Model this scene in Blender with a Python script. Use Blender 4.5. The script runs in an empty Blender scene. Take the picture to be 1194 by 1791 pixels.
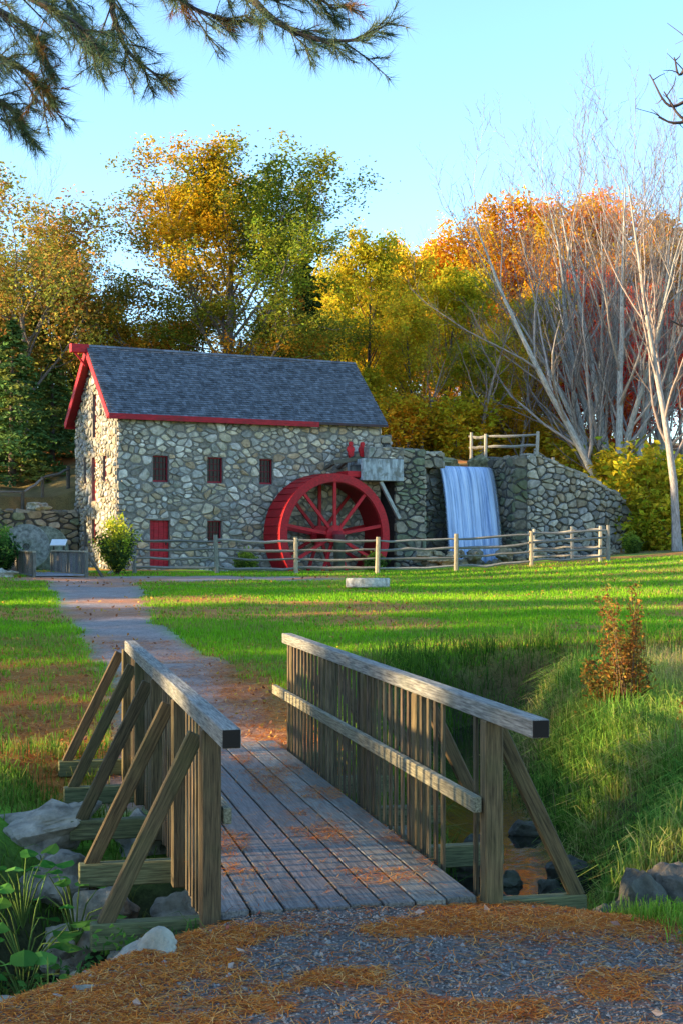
import bpy, math, random
import numpy as np
from mathutils import Vector, Matrix

SC = bpy.context.scene
COL = SC.collection
R = math.radians

# ------------------------------------------------------------------ camera
cam_d = bpy.data.cameras.new('camera')
cam = bpy.data.objects.new('camera', cam_d)
COL.objects.link(cam)
CAMZ = 1.9
cam.location = (0, 0, CAMZ)
cam.rotation_euler = (R(90), 0, 0)
cam_d.sensor_fit = 'AUTO'
cam_d.sensor_width = 36
cam_d.lens = 36 * 2464 / 1791
cam_d.shift_y = 49.5 / 1791
cam_d.clip_start = 0.1
cam_d.clip_end = 3000
SC.camera = cam

# ------------------------------------------------------------------ sky, sun, exposure
SUN_EL, SUN_AZ = R(12.5), R(-103)          # azimuth from +Y towards +X
world = bpy.data.worlds.new('World')
SC.world = world
world.use_nodes = True
wn = world.node_tree
bg = wn.nodes['Background']
sky = wn.nodes.new('ShaderNodeTexSky')
sky.sky_type = 'NISHITA'
sky.sun_disc = False
sky.sun_elevation = SUN_EL
sky.sun_rotation = SUN_AZ
sky.altitude = 0
sky.air_density = 1.0
sky.dust_density = 0.45
sky.ozone_density = 3.4
wn.links.new(sky.outputs[0], bg.inputs[0])
bg.inputs[1].default_value = 0.15

sl = bpy.data.lights.new('sun', 'SUN')
sl.energy = 4.2
sl.angle = R(2.0)
sl.color = (1.0, 0.74, 0.42)
sun = bpy.data.objects.new('sun', sl)
COL.objects.link(sun)
SD = Vector((math.sin(SUN_AZ) * math.cos(SUN_EL), math.cos(SUN_AZ) * math.cos(SUN_EL), math.sin(SUN_EL)))
sun.rotation_euler = (-SD).to_track_quat('-Z', 'Y').to_euler()
sun.location = (-30, -5, 30)

vs = SC.view_settings
vs.view_transform = 'Standard'
vs.look = 'None'
vs.gamma = 1.0
vs.use_curve_mapping = False
vs.exposure = 2.05

# ------------------------------------------------------------------ helpers
rng = np.random.default_rng(7)
random.seed(7)


def px(x, depth):                                   # photo column at a known depth -> world x
    return (x - 597.0) / 2464.0 * depth


def pz(y, depth):                                   # photo row at a known depth -> world z
    return CAMZ + (945.0 - y) / 2464.0 * depth


class MB:
    """collects faces; build() links them as one mesh object"""
    def __init__(s):
        s.v, s.c, s.p, s.q, s.t, s.n = [], [], [], [], [], 0

    def add(s, V, quads=None, tris=None, col=(.5, .5, .5), P=None):
        V = np.asarray(V, float).reshape(-1, 3)
        c = np.asarray(col, float)
        if c.ndim == 1:
            c = np.broadcast_to(c, (len(V), 3))
        s.v.append(V)
        s.c.append(c)
        s.p.append(V if P is None else np.asarray(P, float).reshape(-1, 3))
        if quads is not None and len(quads):
            s.q.append(np.asarray(quads, np.int64).reshape(-1, 4) + s.n)
        if tris is not None and len(tris):
            s.t.append(np.asarray(tris, np.int64).reshape(-1, 3) + s.n)
        s.n += len(V)

    def mesh(s, name, mat, smooth=False):
        V = np.concatenate(s.v)
        C = np.concatenate(s.c)
        P = np.concatenate(s.p)
        q = np.concatenate(s.q) if s.q else np.zeros((0, 4), np.int64)
        t = np.concatenate(s.t) if s.t else np.zeros((0, 3), np.int64)
        me = bpy.data.meshes.new(name)
        me.vertices.add(len(V))
        me.vertices.foreach_set('co', V.astype(np.float32).ravel())
        loops = np.concatenate([q.ravel(), t.ravel()])
        me.loops.add(len(loops))
        me.loops.foreach_set('vertex_index', loops.astype(np.int32))
        nq, nt = len(q), len(t)
        st = np.concatenate([np.arange(nq) * 4, nq * 4 + np.arange(nt) * 3])
        me.polygons.add(nq + nt)
        me.polygons.foreach_set('loop_start', st.astype(np.int32))
        me.polygons.foreach_set('use_smooth', np.full(nq + nt, bool(smooth)))
        a = me.attributes.new('Col', 'FLOAT_COLOR', 'POINT')
        a.data.foreach_set('color', np.concatenate([C, np.ones((len(C), 1))], 1).astype(np.float32).ravel())
        a = me.attributes.new('P', 'FLOAT_VECTOR', 'POINT')
        a.data.foreach_set('vector', P.astype(np.float32).ravel())
        me.update(calc_edges=True)
        me.validate()
        if mat:
            me.materials.append(mat)
        return me

    def build(s, name, mat, parent=None, smooth=False, kind=None):
        o = bpy.data.objects.new(name, s.mesh(name, mat, smooth))
        COL.objects.link(o)
        if parent is not None:
            setparent(o, parent)
        if kind:
            o['kind'] = kind
        return o


def setparent(o, parent):
    o.parent = parent
    if parent.type == 'EMPTY':
        o.matrix_parent_inverse = Matrix.Translation(parent.location).inverted()


def thing(name, label, cat, loc=(0, 0, 0), group=None):
    o = bpy.data.objects.new(name, None)
    o.empty_display_size = .2
    COL.objects.link(o)
    o.location = loc
    tag(o, label, cat, group)
    return o


def tag(o, label, cat, group=None, kind=None):
    o['label'] = label
    if cat:
        o['category'] = cat
    if group:
        o['group'] = group
    if kind:
        o['kind'] = kind
    return o


def copy_tree(root, loc, rotz, scale, label=None, group=None):
    r = root.copy()
    COL.objects.link(r)
    r.location = loc
    r.rotation_euler = (0, 0, rotz)
    r.scale = scale
    if label:
        r['label'] = label
    if group:
        r['group'] = group
    for ch in list(root.children):
        c = ch.copy()
        COL.objects.link(c)
        c.parent = r
    return r


def nrm(v):
    v = np.asarray(v, float)
    return v / (np.linalg.norm(v) + 1e-12)


BOXQ = None


def cbox(mb, c, ax, half, ch=.006, col=(.5, .5, .5), seed=None):
    """chamfered box: centre, 3 unit axes, half sizes"""
    ax = np.asarray(ax, float)
    h = np.asarray(half, float)
    ch = min(ch, h.min() * .45)
    L, idx = [], {}
    for sx in (0, 1):
        for sy in (0, 1):
            for sz in (0, 1):
                sg = np.array([sx, sy, sz]) * 2 - 1
                for k in range(3):
                    v = sg * h
                    for j in range(3):
                        if j != k:
                            v[j] -= sg[j] * ch
                    idx[(sx, sy, sz, k)] = len(L)
                    L.append(v)
    L = np.array(L)
    q, t = [], []
    for k in range(3):
        a, b = (k + 1) % 3, (k + 2) % 3
        for s_ in (0, 1):
            f = []
            for (u, w) in ((0, 0), (1, 0), (1, 1), (0, 1)):
                kk = [0, 0, 0]
                kk[k], kk[a], kk[b] = s_, u, w
                f.append(idx[(*kk, k)])
            q.append(f if s_ else f[::-1])
    for k in range(3):                               # edges along axis k
        a, b = (k + 1) % 3, (k + 2) % 3
        for u in (0, 1):
            for w in (0, 1):
                k0, k1 = [0, 0, 0], [0, 0, 0]
                k0[k], k0[a], k0[b] = 0, u, w
                k1[k], k1[a], k1[b] = 1, u, w
                f = [idx[(*k0, a)], idx[(*k1, a)], idx[(*k1, b)], idx[(*k0, b)]]
                q.append(f if (u == w) else f[::-1])
    for (sx, sy, sz) in [(i, j, k) for i in (0, 1) for j in (0, 1) for k in (0, 1)]:
        f = [idx[(sx, sy, sz, 0)], idx[(sx, sy, sz, 1)], idx[(sx, sy, sz, 2)]]
        t.append(f if (sx + sy + sz) % 2 == 1 else f[::-1])
    off = rng.uniform(-20, 20, 3)
    mb.add(np.asarray(c) + L @ ax, q, t, col, L + off)


def beam(mb, p0, p1, w, h, up=(0, 0, 1), ch=.006, col=(.5, .5, .5)):
    """timber from p0 to p1; w across, h along 'up'"""
    p0, p1 = np.asarray(p0, float), np.asarray(p1, float)
    d = p1 - p0
    L = np.linalg.norm(d)
    d = d / L
    s = nrm(np.cross(up, d))
    u = np.cross(d, s)
    cbox(mb, (p0 + p1) / 2, [d, s, u], [L / 2, w / 2, h / 2], ch, col)


def tube(mb, pts, rad, n=6, col=(.3, .3, .3), cap=False):
    pts = np.asarray(pts, float)
    rad = np.asarray(rad, float)
    m = len(pts)
    tg = np.gradient(pts, axis=0)
    tg /= np.linalg.norm(tg, axis=1)[:, None] + 1e-9
    ref = np.array([0, 0, 1.]) if abs(tg[0, 2]) < .8 else np.array([1., 0, 0])
    s = np.cross(tg, ref)
    s /= np.linalg.norm(s, axis=1)[:, None] + 1e-9
    u = np.cross(tg, s)
    a = np.arange(n) / n * 2 * np.pi
    V = pts[:, None] + rad[:, None, None] * (np.cos(a)[None, :, None] * s[:, None] + np.sin(a)[None, :, None] * u[:, None])
    i = np.arange(m - 1)[:, None] * n
    j = np.arange(n)[None]
    jn = (j + 1) % n
    q = np.stack([i + j, i + jn, i + n + jn, i + n + j], -1).reshape(-1, 4)
    V = V.reshape(-1, 3)
    tr = None
    if cap:
        V = np.concatenate([V, pts[:1], pts[-1:]])
        k0, k1 = m * n, m * n + 1
        jj = np.arange(n)
        tr = np.concatenate([np.stack([np.full(n, k0), (jj + 1) % n, jj], 1),
                             np.stack([np.full(n, k1), (m - 1) * n + jj, (m - 1) * n + (jj + 1) % n], 1)])
    ln = np.concatenate([[0], np.cumsum(np.linalg.norm(np.diff(pts, axis=0), axis=1))])
    P = np.stack([np.repeat(ln, n), np.tile(np.cos(a), m) * np.repeat(rad, n), np.tile(np.sin(a), m) * np.repeat(rad, n)], 1)
    if cap:
        P = np.concatenate([P, P[:1], P[-1:]])
    mb.add(V, q, tr, col, P + rng.uniform(-9, 9, 3))


# value noise, vectorised ------------------------------------------------
def _hash(i, j, s):
    h = (i * 374761393 + j * 668265263 + s * 1274126177) & 0xffffffff
    h = ((h ^ (h >> 13)) * 1274126177) & 0xffffffff
    return ((h ^ (h >> 16)) & 0xffff) / 65535.0


def vn(x, y, s=0):
    x, y = np.asarray(x, float), np.asarray(y, float)
    i, j = np.floor(x).astype(np.int64), np.floor(y).astype(np.int64)
    fx, fy = x - i, y - j
    fx, fy = fx * fx * (3 - 2 * fx), fy * fy * (3 - 2 * fy)
    return (_hash(i, j, s) * (1 - fx) + _hash(i + 1, j, s) * fx) * (1 - fy) + (_hash(i, j + 1, s) * (1 - fx) + _hash(i + 1, j + 1, s) * fx) * fy


def fbm(x, y, s=0, o=3):
    r, a, t = 0, 1, 0
    for k in range(o):
        r = r + a * vn(np.asarray(x) * 2 ** k, np.asarray(y) * 2 ** k, s + k)
        t += a
        a *= .5
    return r / t


def sst(x, a, b):
    t = np.clip((np.asarray(x, float) - a) / (b - a), 0, 1)
    return t * t * (3 - 2 * t)


# ------------------------------------------------------------------ materials
def new_mat(name):
    m = bpy.data.materials.new(name)
    m.use_nodes = True
    nt = m.node_tree
    return m, nt, nt.nodes, nt.links, nt.nodes['Principled BSDF']


def attr(nodes, n):
    a = nodes.new('ShaderNodeAttribute')
    a.attribute_name = n
    return a


def noise_n(nodes, links, vec, scale, detail=4, rough=.6):
    n = nodes.new('ShaderNodeTexNoise')
    n.inputs['Scale'].default_value = scale
    n.inputs['Detail'].default_value = detail
    n.inputs['Roughness'].default_value = rough
    links.new(vec, n.inputs['Vector'])
    return n


def maprange(nodes, links, v, a, b, c, d):
    m = nodes.new('ShaderNodeMapRange')
    links.new(v, m.inputs[0])
    for k, x in zip((1, 2, 3, 4), (a, b, c, d)):
        m.inputs[k].default_value = x
    return m.outputs[0]


def mulcol(nodes, links, c, f):
    m = nodes.new('ShaderNodeVectorMath')
    m.operation = 'SCALE'
    links.new(c, m.inputs[0])
    links.new(f, m.inputs['Scale'])
    return m.outputs[0]


def mixcol(nodes, links, f, a, b):
    m = nodes.new('ShaderNodeMix')
    m.data_type = 'RGBA'
    links.new(f, m.inputs[0])
    for s_, v in ((m.inputs[6], a), (m.inputs[7], b)):
        if isinstance(v, tuple):
            s_.default_value = (*v, 1)
        else:
            links.new(v, s_)
    return m.outputs[2]


def mat_col(name, rough=.85, scale=8, lo=.7, hi=1.25, bump=.3, bscale=None, bdist=.02, spec=.3, stretch=None, tint=None, detail=5, objrand=0):
    """colour attribute x procedural noise, with noise bump"""
    m, nt, N, L, b = new_mat(name)
    ca = attr(N, 'Col')
    pa = attr(N, 'P')
    vec = pa.outputs['Vector']
    if stretch:
        mp = N.new('ShaderNodeMapping')
        mp.inputs['Scale'].default_value = stretch
        L.new(vec, mp.inputs[0])
        vec = mp.outputs[0]
    n1 = noise_n(N, L, vec, scale, detail)
    c = mulcol(N, L, ca.outputs['Color'], maprange(N, L, n1.outputs[0], .32, .68, lo, hi))
    if tint:
        n2 = noise_n(N, L, pa.outputs['Vector'], tint[1], 4)
        c = mixcol(N, L, maprange(N, L, n2.outputs[0], tint[2], tint[3], 0, tint[4]), c, tint[0])
    L.new(c, b.inputs['Base Color'])
    b.inputs['Roughness'].default_value = rough
    b.inputs['Specular IOR Level'].default_value = spec
    if bump:
        n3 = noise_n(N, L, vec, bscale or scale * 2, 6, .7)
        bp = N.new('ShaderNodeBump')
        bp.inputs['Strength'].default_value = bump
        bp.inputs['Distance'].default_value = bdist
        L.new(n3.outputs[0], bp.inputs['Height'])
        L.new(bp.outputs[0], b.inputs['Normal'])
    return m


def mat_leaf(name, transl=.4, hue=.02, val=.25):
    m, nt, N, L, b = new_mat(name)
    ca = attr(N, 'Col')
    oi = N.new('ShaderNodeObjectInfo')
    hs = N.new('ShaderNodeHueSaturation')
    L.new(ca.outputs['Color'], hs.inputs['Color'])
    L.new(maprange(N, L, oi.outputs['Random'], 0, 1, .5 - hue, .5 + hue), hs.inputs['Hue'])
    L.new(maprange(N, L, oi.outputs['Random'], 0, 1, 1 + val, 1 - val), hs.inputs['Value'])
    out = N['Material Output']
    df = N.new('ShaderNodeBsdfDiffuse')
    tr = N.new('ShaderNodeBsdfTranslucent')
    mx = N.new('ShaderNodeMixShader')
    mx.inputs[0].default_value = transl
    L.new(hs.outputs[0], df.inputs[0])
    L.new(hs.outputs[0], tr.inputs[0])
    L.new(df.outputs[0], mx.inputs[1])
    L.new(tr.outputs[0], mx.inputs[2])
    L.new(mx.outputs[0], out.inputs['Surface'])
    N.remove(b)
    return m


M = {}
M['wood'] = mat_col('weathered_timber', .8, 6, .35, 1.6, .6, 9, .008, .25, (1.0, 16, 16), ((.09, .11, .035), 2.2, .50, .80, .4))
M['deck'] = mat_col('wet_deck_boards', .45, 6, .3, 1.9, .6, 8, .006, .45, (.8, 14, 14))
M['rail'] = mat_col('fence_wood', .85, 5, .5, 1.3, .5, 9, .01, .2, (1.5, 14, 14))
M['stone'] = mat_col('field_stone', .9, 5, .6, 1.3, .5, 14, .03, .2, None, ((.10, .13, .05), 1.3, .5, .75, .55))
M['wetstone'] = mat_col('wet_stone', .35, 5, .5, 1.3, .5, 14, .03, .5, None, ((.04, .07, .02), 1.2, .45, .7, .7))
M['mortar'] = mat_col('mortar_bed', .95, 9, .6, 1.2, .4)
M['rock'] = mat_col('creek_rock', .85, 7, .45, 1.6, .9, 22, .03, .25, None, ((.09, .11, .045), 2.0, .45, .85, .6))
M['red'] = mat_col('red_paint', .6, 4, .6, 1.25, .25, 30, .006, .3, (1, 5, 5), ((.10, .02, .015), 1.8, .5, .8, .6))
M['shingle'] = mat_col('grey_shingles', .8, 3, .6, 1.35, .4, 20, .01, .3)
M['bark'] = mat_col('bark', .9, 4, .45, 1.4, .7, 9, .03, .2, (1, 6, 6))
M['concrete'] = mat_col('weathered_flume', .8, 3, .35, 1.5, .5, 12, .03, .3, (2.2, 2.2, .5), ((.14, .14, .11), 2.6, .48, .62, .8))
M['leaf'] = mat_leaf('leaves', .52)
M['needle'] = mat_leaf('needles', .2, .01, .15)
M['grass'] = mat_leaf('grass_blades', .35, 0, 0)
M['litter'] = mat_leaf('litter', .15, 0, 0)
M['dark'] = mat_col('dark_interior', .9, 4, .8, 1.1, 0)
M['gravel'] = mat_col('gravel_stones', .8, 30, .7, 1.2, .2, 60, .003)
M['sign'] = mat_col('white_panel', .5, 5, .95, 1.05, 0)


def mat_glass():
    m, nt, N, L, b = new_mat('window_glass')
    b.inputs['Base Color'].default_value = (.012, .014, .016, 1)
    b.inputs['Roughness'].default_value = .12
    b.inputs['Specular IOR Level'].default_value = .15
    return m


def mat_water():
    m, nt, N, L, b = new_mat('creek_water')
    b.inputs['Base Color'].default_value = (.012, .013, .008, 1)
    b.inputs['Roughness'].default_value = .04
    b.inputs['IOR'].default_value = 1.6
    b.inputs['Specular IOR Level'].default_value = 1.0
    pa = attr(N, 'P')
    n = noise_n(N, L, pa.outputs['Vector'], 3.2, 3, .5)
    bp = N.new('ShaderNodeBump')
    bp.inputs['Strength'].default_value = .16
    bp.inputs['Distance'].default_value = .03
    L.new(n.outputs[0], bp.inputs['Height'])
    L.new(bp.outputs[0], b.inputs['Normal'])
    return m


def mat_fall():
    m, nt, N, L, b = new_mat('falling_water')
    pa = attr(N, 'P')                                # x across, y down
    mp = N.new('ShaderNodeMapping')
    mp.inputs['Scale'].default_value = (6, .13, 1)
    L.new(pa.outputs['Vector'], mp.inputs[0])
    n = noise_n(N, L, mp.outputs[0], 1.0, 8, .78)
    c = mixcol(N, L, maprange(N, L, n.outputs[0], .38, .62, 0, 1), (.16, .30, .58), (.66, .80, .96))  # blue streaks put the reflected sky light into the water's colour
    L.new(c, b.inputs['Base Color'])
    b.inputs['Roughness'].default_value = .35
    b.inputs['Specular IOR Level'].default_value = .5
    mm = N.new('ShaderNodeMath')
    mm.operation = 'MULTIPLY'
    ea = attr(N, 'Col')
    L.new(maprange(N, L, n.outputs[0], .30, .50, .45, .97), mm.inputs[0])
    L.new(ea.outputs['Fac'], mm.inputs[1])
    L.new(mm.outputs[0], b.inputs['Alpha'])
    return m


M['glass'] = mat_glass()
M['water'] = mat_water()
M['fall'] = mat_fall()

# ------------------------------------------------------------------ terrain
def catmull(pts, n=8):
    p = np.asarray(pts, float)
    p = np.concatenate([[2 * p[0] - p[1]], p, [2 * p[-1] - p[-2]]])
    out = []
    for i in range(1, len(p) - 2):
        for t in np.arange(n) / n:
            a, b, c, d = p[i - 1], p[i], p[i + 1], p[i + 2]
            out.append(.5 * (2 * b + (c - a) * t + (2 * a - 5 * b + 4 * c - d) * t * t + (3 * b - a - 3 * c + d) * t ** 3))
    out.append(p[-2])
    return np.array(out)


CREEK = catmull([(-9, -2), (-5, 2.6), (-3.4, 5.2), (-2.2, 7.3), (-1.2, 8.5), (.2, 9.2), (1.15, 10.1), (1.5, 11.6), (1.45, 16), (1.75, 19.0), (3.2, 21.2), (7, 22.4), (14, 23), (24, 22), (60, 22)], 6)
WATER_Z = -.85


def creek_d(x, y):
    x, y = np.asarray(x, float), np.asarray(y, float)
    best = np.full(np.broadcast(x, y).shape, 1e9)
    for a, b in zip(CREEK[:-1], CREEK[1:]):
        d = b - a
        t = np.clip(((x - a[0]) * d[0] + (y - a[1]) * d[1]) / (d @ d), 0, 1)
        best = np.minimum(best, np.hypot(x - a[0] - t * d[0], y - a[1] - t * d[1]))
    return best


# mill frame: corner C, U along the front wall, N out of it
MC = np.array([-9.55, 60.0])
MU = np.array([.885, .466])
MN = np.array([.466, -.885])


def W(t, o, z):
    p = MC + MU * t + MN * o
    return np.array([p[0], p[1], z])


def t_at(x, o):
    k = (x - 597.) / 2464
    return (k * (60 - .885 * o) + 9.55 - .466 * o) / (.885 - .466 * k)


def height(x, y):
    x, y = np.asarray(x, float), np.asarray(y, float)
    land = np.interp(y, [0, 7, 14, 25, 40, 54, 60], [-.03, -.03, -.03, .22, .48, .62, .62])
    land = land + np.clip((x - 3) / 10, 0, 6) * sst(y, 32, 58) * .58
    land = land + (fbm(x * .35, y * .35, 3) - .5) * .10 * sst(y, 14, 18) + (fbm(x * 1.3, y * 1.3, 5) - .5) * .05
    land = land + .06 * sst(x, 2.3, 4.5) * sst(y, 8.5, 12) * (1 - sst(y, 16, 21)) + .3 * sst(-x, 8, 20) * sst(y, 10, 20)
    land = land - .50 * np.exp(-((x - 1.85) / .75) ** 2 - ((y - 8.35) / .65) ** 2)
    # behind: terraces held by the mill, the dam and the side walls
    dx, dy = x - MC[0], y - MC[1]
    t = dx * MU[0] + dy * MU[1]
    o = dx * MN[0] + dy * MN[1]
    os_ = np.interp(t, [-30, -8, 0.25, .9, 12, 13.2, 14.7, 15, 19.2, 19.6, 27.3, 29, 34], [-5.6, -5.6, -5.6, -2.5, -2.5, .2, .2, -1.0, -1.0, .6, .2, -3, -5])
    wd = np.interp(t, [-40, -14, -8, 27, 30, 40], [8, 3, .5, .5, 6, 9])
    zb = np.interp(t, [-30, -12, -1, 3, 12, 15, 19, 21, 24, 26, 27.4, 30, 40], [3.6, 3.4, 3.2, 4.5, 5.2, 5.3, 5.3, 5.6, 5.0, 4.2, 3.2, 4.4, 5.5])
    hill = np.interp(-o, [0, 3, 8, 20, 45, 80, 200], [0, .2, .9, 2.2, 5.5, 9, 13]) + (fbm(x * .08, y * .08, 11) - .5) * 2.0 * sst(-o, 8, 25)
    zb = zb + hill
    f = sst(os_ - o, 0, wd)
    # channel of the wheel and the pool
    ch = sst(t, 3.5, 6) * (1 - sst(t, 21, 24)) * (1 - sst(o, 2.6, 4.6))
    land2 = land * (1 - ch) + ch * -.35
    z = land2 * (1 - f) + zb * f
    ab = (x + .506) * -.2256 + (y - 6.5) * .9742
    wv = (x + .506) * .9742 + (y - 6.5) * .2256
    z = z - .36 * sst(ab, .95, 1.7) * (1 - sst(ab, 5.7, 6.6)) * sst(wv, -1.25, -.55) * (1 - sst(wv, 2.0, 2.7))
    cd = creek_d(x, y)
    wb = 1.45 + .25 * (vn(x * .9, y * .9, 21) - .5)
    bank = sst(cd, .38, wb)
    z = z * bank + (-1.08) * (1 - bank)
    return z


def hz(x, y):
    return float(height(np.array([x]), np.array([y]))[0])


def ground_px(X, Y, lo=4., hi=120.):
    """where the sight line through a photo pixel meets the ground"""
    ds = np.linspace(lo, hi, 1500)
    zz = CAMZ + (945 - Y) / 2464 * ds
    g = height((X - 597) / 2464 * ds, ds)
    k = np.argmax(zz < g)
    d = ds[k]
    return np.array([(X - 597) / 2464 * d, d])


def axis_lines(segs):
    out = [segs[0][0]]
    for a, b, s_ in segs:
        n = max(1, int(round((b - a) / s_)))
        out += list(a + (b - a) * (np.arange(n) + 1) / n)
    return np.array(out)


PL = np.array([ground_px(*p) for p in [(200, 1310), (190, 1240), (185, 1190), (152, 1130), (120, 1085), (92, 1035), (82, 1014)]])
PR = np.array([ground_px(*p) for p in [(545, 1310), (500, 1250), (452, 1200), (415, 1165), (330, 1130), (275, 1090), (255, 1050), (240, 1016)]])


def path_mask(x, y):
    jit = (fbm(x * 1.6, y * .9, 40, 4) - .5) * .55
    xl = np.interp(y, PL[:, 1], PL[:, 0]) + jit * .9
    xr = np.interp(y, PR[:, 1], PR[:, 0]) + jit * 1.3
    e = .12 + y * .006
    m = sst(x - xl, -e, e) * sst(xr - x, -e, e) * sst(y, 11.5, 12.2) * (1 - sst(y, 50.5, 51.5))
    # branch along the rail fence
    m2 = sst(y + jit * 2, 46.0, 47.0) * (1 - sst(y + jit * 2, 50.2, 51.2)) * sst(x, -11.5, -10.5) * (1 - sst(x + jit * 3, -1.5, 2.5))
    # near end, around the camera
    edge = 7.55 - .02 * (x - .2) ** 2
    m3 = (1 - sst(y + jit * .5, edge - .1, edge + .25)) * sst(x + jit * .6 + .42 * (y - 5.8), -1.55, -1.25) * (1 - sst(x + jit * .8, 1.75, 2.2))
    return np.clip(np.maximum(np.maximum(m, m2), m3), 0, 1)


def litter_mask(x, y):
    n = fbm(x * .8, y * 1.1, 60, 4)
    n2 = fbm(x * 3.1, y * 3.1, 66, 3)
    a = np.zeros_like(x)
    # beyond the bridge: both sides of the path
    xr = np.interp(y, PR[:, 1], PR[:, 0])
    xl = np.interp(y, PL[:, 1], PL[:, 0])
    a = np.maximum(a, 1.3 * np.exp(-((x - xr + .1) / .5) ** 2) * sst(y, 12, 13) * (1 - sst(y, 18, 23)) * 1.0)
    a = np.maximum(a, sst(xl - x, -.4, .3) * sst(y, 11.5, 12.5) * (1 - sst(y, 18.0, 27)) * 1.0)
    a = np.maximum(a, .5 * sst(n, .5, .7) * sst(y, 11, 12) * (1 - sst(y, 20, 26)) * (1 - sst(x, 0, 1)))
    # near ground
    e1 = np.exp(-((x + .42 * (y - 5.8) + 1.1) / .42) ** 2) * (.55 + .8 * fbm(x * 3, y * 3, 64, 3))
    e2 = np.exp(-((y - 7.25 + .0 * x) / .35) ** 2) * sst(x, .3, .7)
    e3 = sst(fbm(x * 1.7, y * 2.6, 63, 4), .54, .67) * .8
    a = np.maximum(a, np.maximum(np.maximum(e1, e2), e3) * (1 - sst(y, 7.6, 7.9)) * (1 - sst(x, 1.9, 2.6)))
    # leaf patches on the lawn
    a = np.maximum(a, sst(fbm(x * .22, y * .30, 71, 4), .50, .66) * .85 * sst(y, 20, 27))
    a = np.maximum(a, np.exp(-((y - 47) / 3.0) ** 2) * sst(n, .4, .62) * .7)
    return np.clip(a * (.35 + 1.1 * n2), 0, 1)


xs = axis_lines([(-160, -40, 8), (-40, -16, 1.5), (-16, -5, .3), (-5, 6, .11), (6, 18, .3), (18, 50, 1.5), (50, 190, 8)])
ys = axis_lines([(-30, 3, 1.5), (3, 25, .11), (25, 78, .3), (78, 130, 1.5), (130, 420, 12)])
GX, GY = np.meshgrid(xs, ys)
GZ = height(GX.ravel(), GY.ravel()).reshape(GX.shape)
pm = path_mask(GX.ravel(), GY.ravel()).reshape(GX.shape)
lm = litter_mask(GX.ravel(), GY.ravel()).reshape(GX.shape)
cdg = creek_d(GX.ravel(), GY.ravel()).reshape(GX.shape)
far = sst(GY, 60, 72)
gn = fbm(GX * .5, GY * .5, 80, 4)
gn2 = fbm(GX * .13, GY * .2, 87, 3)


def L3(a, b, f):
    return np.asarray(a) * (1 - f[..., None]) + np.asarray(b) * f[..., None]


gcol = L3((.09, .25, .014), (.19, .36, .022), sst(gn, .3, .7))
gcol = L3(gcol, (.20, .22, .035), sst(gn2, .5, .72) * .6)
_dx, _dy = GX - MC[0], GY - MC[1]
_o = _dx * MN[0] + _dy * MN[1]
_t = _dx * MU[0] + _dy * MU[1]
far = np.maximum(far, sst(-_o, 3.5, 5) * (_t < 14))
gcol = L3(gcol, L3((.13, .10, .04), (.20, .16, .06), gn), far)
nearb = (1 - sst(GY, 9.5, 11.5)) * sst(GX, .2, .8) + (1 - sst(GY, 7.5, 9.5)) * sst(-GX, 0, .8)
gcol = L3(gcol, L3((.12, .075, .03), (.09, .10, .03), gn), np.clip(nearb, 0, 1) * .85)
gcol = L3(gcol, (.05, .042, .024), (1 - sst(cdg, .9, 1.9)) * .92)
gcol = L3(gcol, (.50, .175, .05), np.clip(lm * 1.2, 0, 1) * (1 - pm) * .9)
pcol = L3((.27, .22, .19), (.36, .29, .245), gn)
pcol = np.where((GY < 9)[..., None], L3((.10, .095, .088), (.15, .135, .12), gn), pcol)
pcol = L3(pcol, (.50, .18, .055), np.clip(lm * 1.1, 0, 1) * .75)
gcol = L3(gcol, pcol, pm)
NYX = GX.shape


def mat_ground():
    m, nt, N, L, b = new_mat('ground_soil')
    ca, pa = attr(N, 'Col'), attr(N, 'P')
    v = pa.outputs['Vector']
    n1 = noise_n(N, L, v, 1.7, 8, .75)
    n2 = noise_n(N, L, v, 22, 6, .75)
    c = mulcol(N, L, ca.outputs['Color'], maprange(N, L, n1.outputs[0], .3, .7, .75, 1.25))
    c = mulcol(N, L, c, maprange(N, L, n2.outputs[0], .3, .7, .5, 1.5))
    L.new(c, b.inputs['Base Color'])
    b.inputs['Roughness'].default_value = .95
    b.inputs['Specular IOR Level'].default_value = .15
    bp = N.new('ShaderNodeBump')
    bp.inputs['Strength'].default_value = .8
    bp.inputs['Distance'].default_value = .03
    L.new(n2.outputs[0], bp.inputs['Height'])
    L.new(bp.outputs[0], b.inputs['Normal'])
    return m


M['ground'] = mat_ground()


def ground_part(name, sel, label):
    ny, nx = NYX
    i = np.arange(ny - 1)[:, None] * nx + np.arange(nx - 1)[None]
    q = np.stack([i, i + 1, i + nx + 1, i + nx], -1)[sel]
    V = np.stack([GX.ravel(), GY.ravel(), GZ.ravel()], 1)
    used, inv = np.unique(q.ravel(), return_inverse=True)
    mb = MB()
    mb.add(V[used], inv.reshape(-1, 4), None, gcol.reshape(-1, 3)[used])
    o = mb.build(name, M['ground'], None, True, 'structure')
    o['label'] = label
    return o


pmc = (pm[:-1, :-1] + pm[1:, 1:]) / 2
cdc = (cdg[:-1, :-1] + cdg[1:, 1:]) / 2
gyc = GY[:-1, :-1]
s_path = pmc > .5
s_bed = (~s_path) & (cdc < 1.0)
s_hill = (~s_path) & (~s_bed) & (gyc > 62)
s_lawn = ~(s_path | s_bed | s_hill)
ground_part('lawn', s_lawn, 'green lawn with fallen leaves between creek and mill')
ground_part('gravel_path', s_path, 'grey gravel path strewn with pine needles')
ground_part('creek_bed', s_bed, 'dark earth bed of the creek')
ground_part('wooded_hill', s_hill, 'leaf covered ground rising behind the mill')

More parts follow.
